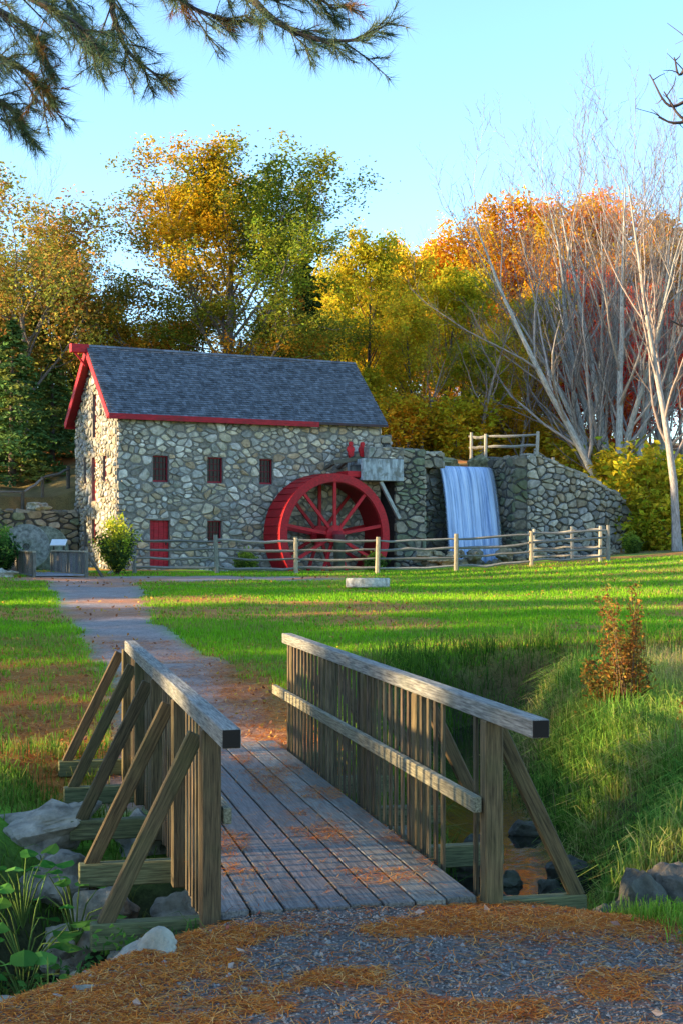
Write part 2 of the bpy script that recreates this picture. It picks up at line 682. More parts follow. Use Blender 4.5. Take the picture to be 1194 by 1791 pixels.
# creek water: a ribbon along the bed
mb = MB()
tg = np.gradient(CREEK, axis=0)
tg /= np.linalg.norm(tg, axis=1)[:, None]
nn = np.stack([-tg[:, 1], tg[:, 0]], 1)
offs = np.linspace(-1.25, 1.25, 5)
V = np.array([[*(c + n * k), WATER_Z] for c, n in zip(CREEK, nn) for k in offs])
i = np.arange(len(CREEK) - 1)[:, None] * 5
j = np.arange(4)[None]
mb.add(V, np.stack([i + j, i + j + 1, i + 5 + j + 1, i + 5 + j], -1).reshape(-1, 4), None, (.1, .1, .1))
o = mb.build('creek', M['water'], None, True, 'structure')
o['label'] = 'narrow creek reflecting autumn trees'

# ------------------------------------------------------------------ bridge
BO = np.array([-.506, 6.5])
BD = np.array([-.2256, .9742])
BP = np.array([.9742, .2256])


def B(a, w, z):
    p = BO + BD * a + BP * w
    return np.array([p[0], p[1], z])


D3 = np.array([*BD, 0])
P3 = np.array([*BP, 0])
Z3 = np.array([0, 0, 1.])
bridge = thing('footbridge', 'weathered timber footbridge with braced railings crossing the creek', 'bridge', B(3.5, .75, -.1))
GREY = np.array([.30, .29, .25])
AS = [.80, 2.15, 3.5, 4.85, 6.2]


def wcol(base, v=.18):
    return np.array(base) * rng.uniform(1 - v, 1 + v) * (1 + rng.uniform(-.05, .05, 3))


wd = (1.40) / 8
for k in range(8):
    mb = MB()
    a0, a1 = .70 + rng.uniform(-.015, .02), 6.72 + rng.uniform(-.02, .02)
    w0 = .03 + wd * k
    cc = wcol((.125, .11, .088), .3)
    cut = a0 + rng.uniform(2.2, 4.6)
    beam(mb, B(a0, w0 + wd / 2, -.022), B(a1, w0 + wd / 2, -.022), wd - .012, .044 + rng.uniform(-.004, .004), Z3, .005, cc)
    mb.build('plank', M['deck'], bridge)
for w_ in (.14, .75, 1.36):
    mb = MB()
    beam(mb, B(.75, w_, -.26), B(6.65, w_, -.26), .09, .16, Z3, .01, wcol((.16, .15, .11)))
    mb.build('stringer', M['wood'], bridge)
for a_ in AS:
    mb = MB()
    beam(mb, B(a_ + .02, -.60, -.115), B(a_ + .02, 2.08, -.115), .09, .138, Z3, .008, wcol((.11, .115, .05)))
    mb.build('outrigger_beam', M['wood'], bridge)
for side, w_ in ((-1, 0.0), (1, 1.51)):
    out = w_ + side * .53
    for k, a_ in enumerate(AS):
        mb = MB()
        zb = min(hz(*B(a_, w_, 0)[:2]) - .1, -.1) if k in (0, 4) else -.19
        beam(mb, B(a_ - .075, w_, zb), B(a_ - .075, w_, .938), .10, .10, D3, .007, wcol((.10, .074, .034)))
        mb.build('post', M['wood'], bridge)
        mb = MB()
        beam(mb, B(a_ + .02, out, -.06), B(a_ + .02, w_ + side * .06, .90), .085, .05, D3, .006, wcol((.092, .066, .03)))
        mb.build('brace', M['wood'], bridge)
    L_ = 5.88 if side < 0 else 6.55
    mb = MB()
    beam(mb, B(0, w_, .984), B(L_, w_, .984), .092, .092, Z3, .006, (.205, .20, .17))
    hr = mb.build('handrail', M['wood'], bridge)
    for a_, s_ in ((-.0015, -1), (L_ + .0015, 1)):
        mb = MB()
        cbox(mb, B(a_, w_, .984), [D3, P3, Z3], [.004, .041, .041], .001, (.018, .014, .010))
        mb.build('end_grain', M['dark'], hr)
    wi = w_ - side * .085
    mb = MB()
    beam(mb, B(.70, wi - side * .0, .49), B(6.72, wi, .49), .045, .085, Z3, .005, (.20, .18, .115))
    mb.build('mid_rail', M['wood'], bridge)
    wb_ = w_ - side * .03
    mb = MB()
    a_ = .90
    skip = (1.0, 1.42) if side > 0 else (1.15, 1.32)
    while a_ < 6.35:
        if not (skip[0] < a_ < skip[1]):
            mb = MB()
            j1, j2 = rng.uniform(-.008, .008, 2)
            beam(mb, B(a_ + j1, wb_, -.20 + rng.uniform(-.03, .03)), B(a_ + j2, wb_, .937), .020, .040, D3, .003, wcol((.098, .072, .04), .35))
            mb.build('baluster', M['wood'], bridge)
        a_ += .150

# ------------------------------------------------------------------ rubble masonry
def clip_poly(poly, n, d):
    """keep the side n.p <= d"""
    out = []
    m = len(poly)
    s = poly @ n - d
    for i in range(m):
        a, b, sa, sb = poly[i], poly[(i + 1) % m], s[i], s[(i + 1) % m]
        if sa <= 0:
            out.append(a)
        if (sa < 0 < sb) or (sb < 0 < sa):
            out.append(a + (b - a) * sa / (sa - sb))
    return np.array(out).reshape(-1, 2)


def area(p):
    x, y = p[:, 0], p[:, 1]
    return .5 * abs(np.dot(x, np.roll(y, -1)) - np.dot(y, np.roll(x, -1)))


def rubble(region, size, aniso, openings=(), seed=1, relax=2):
    """cells of a stone wall inside a convex region (list of (u,v), counter-clockwise)"""
    r = np.random.default_rng(seed)
    reg = np.asarray(region, float).copy()
    reg[:, 0] /= aniso
    lo, hi = reg.min(0), reg.max(0)
    A = area(reg)
    n = int(1.3 * (hi - lo).prod() / (size * size / aniso))
    S = r.uniform(lo, hi, (n, 2))

    def cells(S):
        out = []
        for i, p in enumerate(S):
            d = S - p
            dd = (d * d).sum(1)
            nb = np.argpartition(dd, min(26, len(S) - 1))[:27]
            nb = nb[np.argsort(dd[nb])]
            poly = np.array([[lo[0], lo[1]], [hi[0], lo[1]], [hi[0], hi[1]], [lo[0], hi[1]]])
            for j in nb:
                if j == i:
                    continue
                nv = d[j]
                poly = clip_poly(poly, nv, nv @ (p + S[j]) / 2)
                if len(poly) < 3:
                    break
            out.append(poly)
        return out
    for k in range(relax):
        C = cells(S)
        S = np.array([S[i] * .45 + c.mean(0) * .55 if len(c) > 2 else S[i] for i, c in enumerate(C)])
    S = S[r.random(len(S)) > .24]
    C = cells(S)
    res = []
    m = len(reg)
    for i, poly in enumerate(C):
        for k in range(m):
            a, b = reg[k], reg[(k + 1) % m]
            nv = np.array([b[1] - a[1], a[0] - b[0]])
            poly = clip_poly(poly, nv, nv @ a)
            if len(poly) < 3:
                break
        if len(poly) < 3:
            continue
        poly = poly * np.array([aniso, 1])
        c = poly.mean(0)
        ok = True
        for (u0, u1, v0, v1) in openings:
            if poly[:, 0].max() <= u0 or poly[:, 0].min() >= u1 or poly[:, 1].max() <= v0 or poly[:, 1].min() >= v1:
                continue
            g = [(u0 - c[0], np.array([1., 0]), u0), (c[0] - u1, np.array([-1., 0]), -u1), (v0 - c[1], np.array([0, 1.]), v0), (c[1] - v1, np.array([0, -1.]), -v1)]
            g.sort(key=lambda q: -q[0])
            if g[0][0] < -.10:
                ok = False
                break
            poly = clip_poly(poly, g[0][1], g[0][2])
            if len(poly) < 3:
                ok = False
                break
        if ok and area(poly) > .25 * (size * .4) ** 2:
            res.append(poly)
    return res


STONES = np.array([1.10, 1.0, .86]) * np.array([(.30, .31, .30), (.36, .34, .29), (.25, .27, .28), (.42, .39, .31), (.34, .27, .19), (.46, .46, .43), (.28, .27, .24), (.38, .38, .37), (.22, .22, .21)])
TAN = np.array([(.36, .33, .25), (.30, .29, .25), (.42, .38, .28), (.33, .27, .18), (.26, .26, .24), (.45, .42, .34)])
WET = np.array([(.045, .05, .045), (.06, .06, .05), (.08, .075, .055), (.05, .055, .06)])
MOSSY = np.array([(.16, .15, .12), (.20, .18, .13), (.12, .13, .09), (.26, .23, .17), (.14, .16, .10)])


def stone_geo(mb, poly, f, gap=.022, proud=.06, pal=STONES, r=rng):
    c = poly.mean(0)
    rad = math.sqrt(area(poly) / math.pi)
    if len(poly) <= 9:
        nx_ = np.roll(poly, -1, 0)
        poly = np.stack([poly * .78 + nx_ * .22, poly * .22 + nx_ * .78], 1).reshape(-1, 2)
    # drop near-duplicates
    keep = np.linalg.norm(poly - np.roll(poly, 1, 0), axis=1) > .015
    if keep.sum() >= 4:
        poly = poly[keep]
    s0 = max(.6, 1 - gap / max(rad, .05))
    s1 = s0 * r.uniform(.74, .86)
    a = c + (poly - c) * s0
    b = c + (poly - c) * s1 + r.normal(0, rad * .03, poly.shape)
    tilt = r.normal(0, .10, 2)
    pr = proud * r.uniform(.5, 1.35)
    n = len(poly)
    V = [f(u, v, -.06) for u, v in a] + [f(u, v, pr + tilt @ (np.array([u, v]) - c) + r.normal(0, .008)) for u, v in b]
    V.append(f(c[0], c[1], pr + r.uniform(0, .02)))
    k = np.arange(n)
    kn = (k + 1) % n
    mb.add(np.array(V), np.stack([k, kn, n + kn, n + k], 1), np.stack([n + k, n + kn, np.full(n, 2 * n)], 1), pal[r.integers(len(pal))] * r.uniform(.75, 1.25))


def lay_stones(parent, cells, f, mat, nmax, gap=.022, proud=.06, pal=STONES, name='stone'):
    cells = sorted(cells, key=lambda p: -area(p))
    for p in cells[:nmax]:
        mb = MB()
        stone_geo(mb, p, f, gap, proud, pal)
        mb.build(name, mat, parent)
    if len(cells) > nmax:
        mb = MB()
        for p in cells[nmax:]:
            stone_geo(mb, p, f, gap, proud, pal)
        mb.build('small_' + name + 's', mat, parent, kind='stuff')


def wall_core(mb, u0, u1, v0, vtop, f, openings, depth, col):
    """sheet with holes and reveals; vtop(u) gives the top"""
    us = sorted({u0, u1, *[o[0] for o in openings], *[o[1] for o in openings], (u0 + u1) / 2})
    vsn = sorted({v0, *[o[2] for o in openings], *[o[3] for o in openings]})
    for a, b in zip(us[:-1], us[1:]):
        ta, tb = vtop(a), vtop(b)
        for i, v in enumerate(vsn):
            last = i == len(vsn) - 1
            va, vb = (ta, tb) if last else (min(vsn[i + 1], ta), min(vsn[i + 1], tb))
            if va <= v and vb <= v:
                continue
            cu, cv = (a + b) / 2, (v + (va + vb) / 2) / 2
            if any(o[0] < cu < o[1] and o[2] < cv < o[3] for o in openings):
                continue
            if vb < v:
                uc = a + (b - a) * (va - v) / (va - vb)
                mb.add([f(a, v, 0), f(uc, v, 0), f(a, va, 0)], None, [[0, 1, 2]], col)
            elif va < v:
                uc = a + (b - a) * (v - va) / (vb - va)
                mb.add([f(uc, v, 0), f(b, v, 0), f(b, vb, 0)], None, [[0, 1, 2]], col)
            else:
                mb.add([f(a, v, 0), f(b, v, 0), f(b, vb, 0), f(a, va, 0)], [[0, 1, 2, 3]], None, col)
    for (a, b, c, d) in openings:
        for (p, q) in (((a, c), (b, c)), ((b, c), (b, d)), ((b, d), (a, d)), ((a, d), (a, c))):
            mb.add([f(*p, 0), f(*q, 0), f(*q, -depth), f(*p, -depth)], [[0, 1, 2, 3]], None, col)
        mb.add([f(a, c, -depth), f(b, c, -depth), f(b, d, -depth), f(a, d, -depth)], [[0, 1, 2, 3]], None, (.02, .018, .016))  # near-black sheet closes the opening, its colour standing in for the unlit inside


# ------------------------------------------------------------------ mill
ML, MW = 12.85, 5.84
EAVE, RIDGE = 7.42, 10.36
ZB = -1.0
mill = thing('grist_mill', 'fieldstone grist mill with grey shingled roof and red trim', 'building', W(6.4, -2.9, .5))


def fF(u, v, d):
    return W(u, d, v)


def fG(u, v, d):                                     # gable: u = distance from the front corner
    return W(-d, -u, v)


def fz(y, t, o=0):
    return pz(y, W(t, o, 0)[1])


def fo(x0, x1, y0, y1, o=0):
    a, b = t_at(x0, o), t_at(x1, o)
    m = (a + b) / 2
    return (a, b, fz(y1, m, o), fz(y0, m, o))


def s_at(x):
    k = (x - 597.) / 2464
    return (-9.55 - 60 * k) / (.466 + .885 * k)


def go(x0, x1, y0, y1):
    a, b = s_at(x1), s_at(x0)
    d = 60 + .885 * (a + b) / 2
    return (a, b, pz(y1, d), pz(y0, d))


W_F = [fo(268, 295, 797, 843), fo(363, 390, 800, 845), fo(454, 477, 803, 847), fo(363, 388, 911, 950)]
D_F = [fo(263, 297, 910, 991)]
W_G = [go(162.5, 169.5, 690, 765), go(180.5, 187, 797, 841), go(147.5, 152, 800, 846), go(148, 152.5, 912, 960), go(161, 169, 908, 950)]
D_G = [go(161, 168.5, 800, 876)]
mb = MB()
MORT = (.20, .185, .155)
wall_core(mb, 0, ML, ZB, lambda u: EAVE, fF, W_F + D_F, .42, MORT)
gtop = lambda s_: EAVE + (RIDGE - EAVE) * (1 - abs(s_ - MW / 2) / (MW / 2))
wall_core(mb, 0, MW, ZB, gtop, fG, W_G + D_G, .42, MORT)
wall_core(mb, 0, ML, ZB, lambda u: EAVE, lambda u, v, d: W(u, -MW - d, v), [], .3, MORT)
wall_core(mb, 0, MW, ZB, gtop, lambda u, v, d: W(ML + d, -u, v), [], .3, MORT)
mb.build('wall', M['mortar'], mill)
cF = rubble([(0, ZB + .8), (ML, ZB + .8), (ML, EAVE), (0, EAVE)], .315, 1.55, W_F + D_F, 3, 1)
vis = [c for c in cF if not (c[:, 1].max() < .3)]
lay_stones(mill, vis, fF, M['stone'], 300, .013, .055, STONES * 1.15)
cG = rubble([(0, .2), (MW, .2), (MW, EAVE), (MW / 2, RIDGE), (0, EAVE)], .30, 1.5, W_G + D_G, 5, 1)
mb = MB()
for p in cG:
    stone_geo(mb, p, fG, .024, .06, TAN)
cR = rubble([(0, 5), (MW, 5), (MW, EAVE), (MW / 2, RIDGE), (0, EAVE)], .45, 1.4, [], 6)
for p in cR:
    stone_geo(mb, p, lambda u, v, d: W(ML + d, -u, v), .024, .06, STONES)
mb.build('gable_stones', M['stone'], mill, kind='stuff')
RED = np.array([.40, .010, .018])
DRED = np.array([.26, .012, .022])


def window(op, f, parent, nx, ny, red=DRED):
    u0, u1, v0, v1 = op
    fr = .05
    ax = [nrm(f(1, 0, 0) - f(0, 0, 0)), nrm(f(0, 1, 0) - f(0, 0, 0)), nrm(f(0, 0, 1) - f(0, 0, 0))]
    mb = MB()
    for (a, b, c, d) in ((u0, u1, v0, v0 + fr * 1.6), (u0, u1, v1 - fr, v1), (u0, u0 + fr, v0 + fr * 1.6, v1 - fr), (u1 - fr, u1, v0 + fr * 1.6, v1 - fr)):
        cbox(mb, f((a + b) / 2, (c + d) / 2, -.17), ax, [(b - a) / 2, (d - c) / 2, .05], .004, red * 1.1)
    w = mb.build('window', M['red'], parent)
    mb = MB()
    mb.add([f(u0, v0, -.19), f(u1, v0, -.19), f(u1, v1, -.19), f(u0, v1, -.19)], [[0, 1, 2, 3]], None, (.02, .02, .02))
    mb.build('pane', M['glass'], w)
    mb = MB()
    for k in range(1, nx):
        u = u0 + (u1 - u0) * k / nx
        cbox(mb, f(u, (v0 + v1) / 2, -.175), ax, [.014, (v1 - v0) / 2 - fr, .012], .002, red * .45)
    for k in range(1, ny):
        v = v0 + (v1 - v0) * k / ny
        cbox(mb, f((u0 + u1) / 2, v, -.172), ax, [(u1 - u0) / 2 - fr, .022 if k == ny // 2 else .014, .012], .002, red * .45)
    mb.build('muntin', M['red'], w)
    return w


def door(op, f, parent, n=4):
    u0, u1, v0, v1 = op
    ax = [nrm(f(1, 0, 0) - f(0, 0, 0)), nrm(f(0, 1, 0) - f(0, 0, 0)), nrm(f(0, 0, 1) - f(0, 0, 0))]
    mb = MB()
    cbox(mb, f((u0 + u1) / 2, (v0 + v1) / 2, -.2), ax, [(u1 - u0) / 2, (v1 - v0) / 2, .03], .004, RED * .9)
    d = mb.build('door', M['red'], parent)
    w = (u1 - u0) / n
    for k in range(n):
        mb = MB()
        cbox(mb, f(u0 + w * (k + .5), (v0 + v1) / 2, -.155), ax, [w / 2 - .006, (v1 - v0) / 2 - .01, .016], .006, RED * rng.uniform(.9, 1.1))
        mb.build('plank', M['red'], d)
    mb = MB()
    cbox(mb, f(u1 - .12, (v0 + v1) / 2, -.12), ax, [.02, .07, .02], .004, (.03, .03, .03))
    mb.build('handle', M['dark'], d)
    return d


for op in W_F:
    window(op, fF, mill, 4, 4)
for op in W_G[1:]:
    window(op, fG, mill, 2, 4)
window(W_G[0], fG, mill, 2, 6, DRED * .7)
door(D_F[0], fF, mill)
door(D_G[0], fG, mill, 3)

# roof: two slopes with overhang
OH, OE = .42, .30                                    # rake and eave overhang
sl_ = (RIDGE - EAVE) / (MW / 2)


def fR(side):
    """slope coordinates: u along the ridge, v down from the ridge, d outwards"""
    n = nrm([0, sl_, 1])                              # (t, o, z) with o towards the eave

    def f(u, v, d):
        c = 1 / math.hypot(1, sl_)
        o = v * c + n[1] * d
        z = RIDGE + .16 - v * c * sl_ + n[2] * d
        return W(u, -MW / 2 + side * o, z)
    return f


VL = (MW / 2 + OE) * math.hypot(1, sl_)
U0, U1 = -OH, ML + .22
mb = MB()
for sd in (1, -1):
    f = fR(sd)
    for (da, db) in ((-.10, 0),):
        V = [f(U0, 0, da), f(U1, 0, da), f(U1, VL, da), f(U0, VL, da), f(U0, 0, db), f(U1, 0, db), f(U1, VL, db), f(U0, VL, db)]
        mb.add(V, [[0, 1, 2, 3], [4, 5, 6, 7], [0, 1, 5, 4], [1, 2, 6, 5], [2, 3, 7, 6], [3, 0, 4, 7]], None, (.12, .10, .09))
roof = mb.build('roof', M['shingle'], mill)
mb = MB()
for sd in (1, -1):
    f = fR(sd)
    course = .145
    nr = int(VL / course)
    for k in range(nr):
        v1 = VL + .03 - k * course
        u = U0 - .02 - rng.uniform(0, .15)
        while u < U1:
            w = rng.uniform(.10, .24)
            a, b = max(u, U0 - .02), min(u + w - .008, U1 + .02)
            if b > a + .03:
                up = rng.uniform(-.01, .01)
                th = rng.uniform(.014, .034)
                v0 = max(0, v1 - course * 1.25)
                lift = .012
                V = [f(a, v1 + up, lift), f(b, v1 + up, lift), f(a, v1 + up, lift + th), f(b, v1 + up, lift + th), f(a, v0, .004), f(b, v0, .004)]
                g = rng.uniform(.6, 1.3)
                mb.add(V, [[0, 1, 3, 2], [2, 3, 5, 4]], [[0, 2, 4], [1, 5, 3]], np.array([.105, .118, .135]) * g)
            u += w
mb.build('shingles', M['shingle'], roof, kind='stuff')
mb = MB()
f1, f2 = fR(1), fR(-1)
for k in range(30):
    a, b = U0 + (U1 - U0) * k / 30, U0 + (U1 - U0) * (k + 1) / 30 - .01
    for f in (f1, f2):
        V = [f(a, 0, .03), f(b, 0, .03), f(b, .13, .035), f(a, .13, .035), f(a, 0, .065), f(b, 0, .065), f(b, .13, .06), f(a, .13, .06)]
        mb.add(V, [[0, 1, 2, 3], [4, 5, 6, 7], [0, 1, 5, 4], [1, 2, 6, 5], [2, 3, 7, 6], [3, 0, 4, 7]], None, np.array([.13, .14, .16]) * rng.uniform(.7, 1.2))
mb.build('ridge_cap', M['shingle'], roof)
for sd in (1, -1):                                   # rake boards on the gable
    f = fR(sd)
    mb = MB()
    V = []
    for d in (-.30, -.006):
        for u in (U0 - .05, U0 + .0):
            V += [f(u, 0, d), f(u, VL + .02, d)]
    q = [[0, 1, 3, 2], [4, 6, 7, 5], [0, 4, 5, 1], [2, 3, 7, 6], [0, 2, 6, 4], [1, 5, 7, 3]]
    mb.add(V, q, None, RED)
    mb.build('rake_board', M['red'], mill)
    mb = MB()                                        # soffit lookouts behind it
    V = []
    for d in (-.14, -.11):
        for u in (U0 + .0, .06):
            V += [f(u, .1, d), f(u, VL, d)]
    mb.add(V, q, None, DRED)
    mb.build('soffit', M['red'], mill)
fe = EAVE - OE * sl_ + .02
te = t_at(558, .33)
for (a, b, cc, hh, th) in ((U0 - .05, te, RED * .9, .24, .05), (te + .004, U1, np.array([.05, .03, .03]), .12, .03)):
    mb = MB()
    zt = fe + .13 + .02
    beam(mb, W(a, OE + .035, zt - hh / 2), W(b, OE + .035, zt - hh / 2), th, hh, Z3, .006, cc)
    mb.build('fascia_board', M['red'], mill)
mb = MB()
beam(mb, W(U0, -MW - OE - .035, fe + .03), W(U1, -MW - OE - .035, fe + .03), .05, .22, Z3, .006, RED)
mb.build('fascia_board', M['red'], mill)
# hoist hood at the gable peak
mb = MB()
zr = RIDGE + .02
cbox(mb, W(-.74, -MW / 2, zr), [[*MU, 0], [*MN, 0], Z3], [.41, .15, .19], .02, RED * 1.05)
hd = mb.build('hoist_hood', M['red'], mill)
mb = MB()
beam(mb, W(-.45, -MW / 2, zr - .75), W(-.95, -MW / 2, zr - .17), .08, .08, Z3, .006, RED * .8)
mb.build('hood_bracket', M['red'], hd)

# ------------------------------------------------------------------ water wheel
WT, WO, WZ, WR = 9.48, 1.95, 2.14, 2.74
WB = .26                                             # back face offset
wheel = thing('water_wheel', 'large red wooden water wheel against the stone mill', 'water wheel', W(WT, 1.2, WZ - WR))


def fW(r, a, o):
    return W(WT + r * math.cos(a), o, WZ + r * math.sin(a))


WRED = np.array([.50, .010, .016])


def ring(r0, r1, o0, o1, col, n=72):
    mb = MB()
    V, q = [], []
    for k in range(n):
        a = 2 * math.pi * k / n
        V += [fW(r0, a, o0), fW(r1, a, o0), fW(r1, a, o1), fW(r0, a, o1)]
    for k in range(n):
        i, j = 4 * k, 4 * ((k + 1) % n)
        q += [[i, i + 1, j + 1, j], [i + 1, i + 2, j + 2, j + 1], [i + 2, i + 3, j + 3, j + 2], [i + 3, i, j, j + 3]]
    mb.add(np.array(V), q, None, col)
    return mb


ring(WR - .36, WR, WO - .07, WO, WRED * .85).build('rim', M['red'], wheel)
ring(WR - .36, WR, WB, WB + .07, WRED * .8).build('rim', M['red'], wheel)
ring(WR - .40, WR - .34, WB + .07, WO - .07, WRED * .5).build('sole', M['red'], wheel)
ring(1.15, 1.30, WO - .055, WO - .005, WRED * .9, 40)
NB = 44
for k in range(NB):                                   # bucket boards between the rims
    a = 2 * math.pi * (k + .5) / NB
    mb = MB()
    da = 2 * math.pi / NB
    V = []
    for (r, aa) in ((WR - .34, a - da * .35), (WR - .03, a + da * .42), (WR + .015, a + da * .42), (WR - .30, a - da * .45)):
        for o_ in (WB + .07, WO - .07):
            V.append(fW(r, aa, o_))
    mb.add(V, [[0, 1, 3, 2], [2, 3, 5, 4], [4, 5, 7, 6], [6, 7, 1, 0], [0, 2, 4, 6], [1, 7, 5, 3]], None, WRED * rng.uniform(.75, 1.0))
    V = []                                            # outer slat
    for (r, aa) in ((WR - .035, a - da * .47), (WR - .01, a + da * .47), (WR + .02, a + da * .47), (WR + .0, a - da * .47)):
        for o_ in (WB + .02, WO - .075):
            V.append(fW(r, aa, o_))
    mb.add(V, [[0, 1, 3, 2], [2, 3, 5, 4], [4, 5, 7, 6], [6, 7, 1, 0], [0, 2, 4, 6], [1, 7, 5, 3]], None, WRED * rng.uniform(.7, .95))
    mb.build('bucket_board', M['red'], wheel)
for o_, cf in ((WO - .11, 1.0), (WB + .10, .8)):
    for k in range(9):
        a = math.pi / 2 + k * 2 * math.pi / 9
        mb = MB()
        beam(mb, fW(.2, a, o_), fW(WR - .2, a, o_), .15, .09, (*MN, 0), .008, WRED * cf)
        mb.build('spoke', M['red'], wheel)
mb = MB()
tube(mb, [fW(0, 0, WB - .5), fW(0, 0, WB), fW(0, 0, WO + .35)], [.19, .19, .19], 14, WRED * .6, True)
mb.build('axle', M['red'], wheel, True)
for o_ in (WO - .11, WB + .1):
    mb = MB()
    tube(mb, [fW(0, 0, o_ - .10), fW(0, 0, o_ - .1), fW(0, 0, o_ + .1), fW(0, 0, o_ + .1)], [.40, .44, .44, .40], 18, WRED * 1.05, True)
    mb.build('hub', M['red'], wheel)
# bearing pier in the pit
pier = thing('bearing_pier', 'low stone pier carrying the outer end of the wheel axle', 'pier', W(WT, 2.3, -.6))
mb = MB()
cbox(mb, W(WT, 2.28, .55), [[*MU, 0], [*MN, 0], Z3], [.2, .2, 1.4], .05, (.05, .05, .035))
mb.build('block', M['stone'], pier)
mb = MB()
cbox(mb, W(WT, 2.22, 2.0), [[*MU, 0], [*MN, 0], Z3], [.25, .12, .16], .03, (.1, .02, .02))
mb.build('bearing', M['red'], pier)

# ------------------------------------------------------------------ flume, dam, walls
flume = thing('flume', 'pale weathered flume box feeding the top of the red wheel', 'flume', W(12.2, .6, 4.6))
UV3 = [[*MU, 0], [*MN, 0], Z3]
mb = MB()
fz0, fz1 = 4.62, 5.62
cbox(mb, W(12.15, 1.42, (fz0 + fz1) / 2), UV3, [1.08, .09, (fz1 - fz0) / 2], .02, (.34, .38, .38))
mb.build('side_panel', M['concrete'], flume)
mb = MB()
cbox(mb, W(12.15, .1, (fz0 + fz1) / 2), UV3, [1.08, .09, (fz1 - fz0) / 2], .02, (.30, .33, .33))
mb.build('side_panel', M['concrete'], flume)
mb = MB()
cbox(mb, W(12.15, .76, fz0 + .09), UV3, [1.06, .56, .08], .02, (.24, .26, .26))
mb.build('floor_panel', M['concrete'], flume)
mb = MB()
cbox(mb, W(11.13, .76, fz1 - .15), UV3, [.05, .56, .13], .01, (.28, .34, .36))
mb.build('end_beam', M['concrete'], flume)
mb = MB()
cbox(mb, W(10.75, .78, fz0 + .28), UV3, [.34, .55, .14], .02, WRED * 1.1)
mb.build('spout', M['red'], flume)
mb = MB()
beam(mb, W(12.1, 1.3, fz0 - .02), W(13.1, 1.3, 2.9), .16, .16, Z3, .01, (.34, .36, .32))
mb.build('strut', M['wood'], flume)
mb = MB()                                             # masonry above the box
flume_top = thing('flume_parapet', 'rough stone parapet on top of the pale flume box', 'wall', W(12.4, 1.2, 5.6))
cbox(mb, W(12.35, 1.0, 5.90), UV3, [.95, .40, .27], .02, MORT)
mb.build('core', M['mortar'], flume_top)
lay_stones(flume_top, rubble([(11.4, 5.63), (13.3, 5.63), (13.3, 6.18), (11.4, 6.18)], .3, 1.4, [], 31), lambda u, v, d: W(u, 1.40 + d, v), M['stone'], 60)
gears = []
for k, tt in enumerate((10.75, 11.35)):
    g = thing('sluice_gear', 'small red iron sluice gate gear above the wheel', 'gate gear', W(tt, .85, 5.45), 'red sluice gears above the wheel')
    mb = MB()
    tube(mb, [W(tt, .85, 5.45), W(tt, .85, 6.0), W(tt, .85, 6.36)], [.05, .05, .04], 8, WRED, True)
    mb.build('stem', M['red'], g)
    mb = MB()
    for zz, rr, oo in ((6.04, .19, .95), (6.30, .10, .98), (5.84, .14, .97)):
        tube(mb, [W(tt, oo - .05, zz), W(tt, oo - .05, zz), W(tt, oo + .05, zz), W(tt, oo + .05, zz)], [rr * .7, rr, rr, rr * .7], 10, WRED * 1.1, True)
    mb.build('gear_wheel', M['red'], g)
beam_t = thing('gate_beam', 'dark mossy timber beam carrying the red sluice gears', 'beam', W(11, .85, 5.4))
mb = MB()
beam(mb, W(9.9, .85, 5.44), W(11.42, .85, 5.66), .26, .2, Z3, .015, (.12, .11, .08))
mb.build('timber', M['wood'], beam_t)
for tt, z1 in ((9.95, 5.4), (10.6, 5.5)):
    mb = MB()
    beam(mb, W(tt, .0, 5.2), W(tt, .85, z1), .14, .14, Z3, .01, (.11, .10, .08))
    mb.build('bracket', M['wood'], beam_t)


def stone_block(name, label, t0, t1, o0, o1, z0, z1, size, pal, mat, seed, faces='FLR', nmax=300, top=None, group=None):
    th = thing(name, label, 'wall', W((t0 + t1) / 2, (o0 + o1) / 2, z0), group)
    mb = MB()
    e = .05
    cbox(mb, W((t0 + t1) / 2, (o0 + o1) / 2, (z0 + z1) / 2), UV3, [(t1 - t0) / 2 - e, (o1 - o0) / 2 - e, (z1 - z0) / 2 - e], .03, (.06, .06, .055))
    mb.build('core', M['mortar'], th)
    cs = []
    if 'F' in faces:
        lay_stones(th, rubble([(t0, z0), (t1, z0), (t1, z1), (t0, z1)], size * .92, 1.75, [], seed, 1), lambda u, v, d: W(u, o1 - e + d, v), mat, nmax, .02, .07, pal)
    if 'L' in faces:
        lay_stones(th, rubble([(o0, z0), (o1, z0), (o1, z1), (o0, z1)], size, 1.5, [], seed + 1), lambda u, v, d: W(t0 + e - d, u, v), mat, 60, .02, .06, pal)
    if 'R' in faces:
        lay_stones(th, rubble([(o0, z0), (o1, z0), (o1, z1), (o0, z1)], size, 1.5, [], seed + 2), lambda u, v, d: W(t1 - e + d, u, v), mat, 60, .02, .06, pal)
    if 'T' in faces:
        lay_stones(th, rubble([(t0, o0), (t1, o0), (t1, o1), (t0, o1)], size * 1.1, 1.3, [], seed + 3), lambda u, v, d: W(u, v, z1 - e + d), mat, 80, .02, .07, pal)
    return th


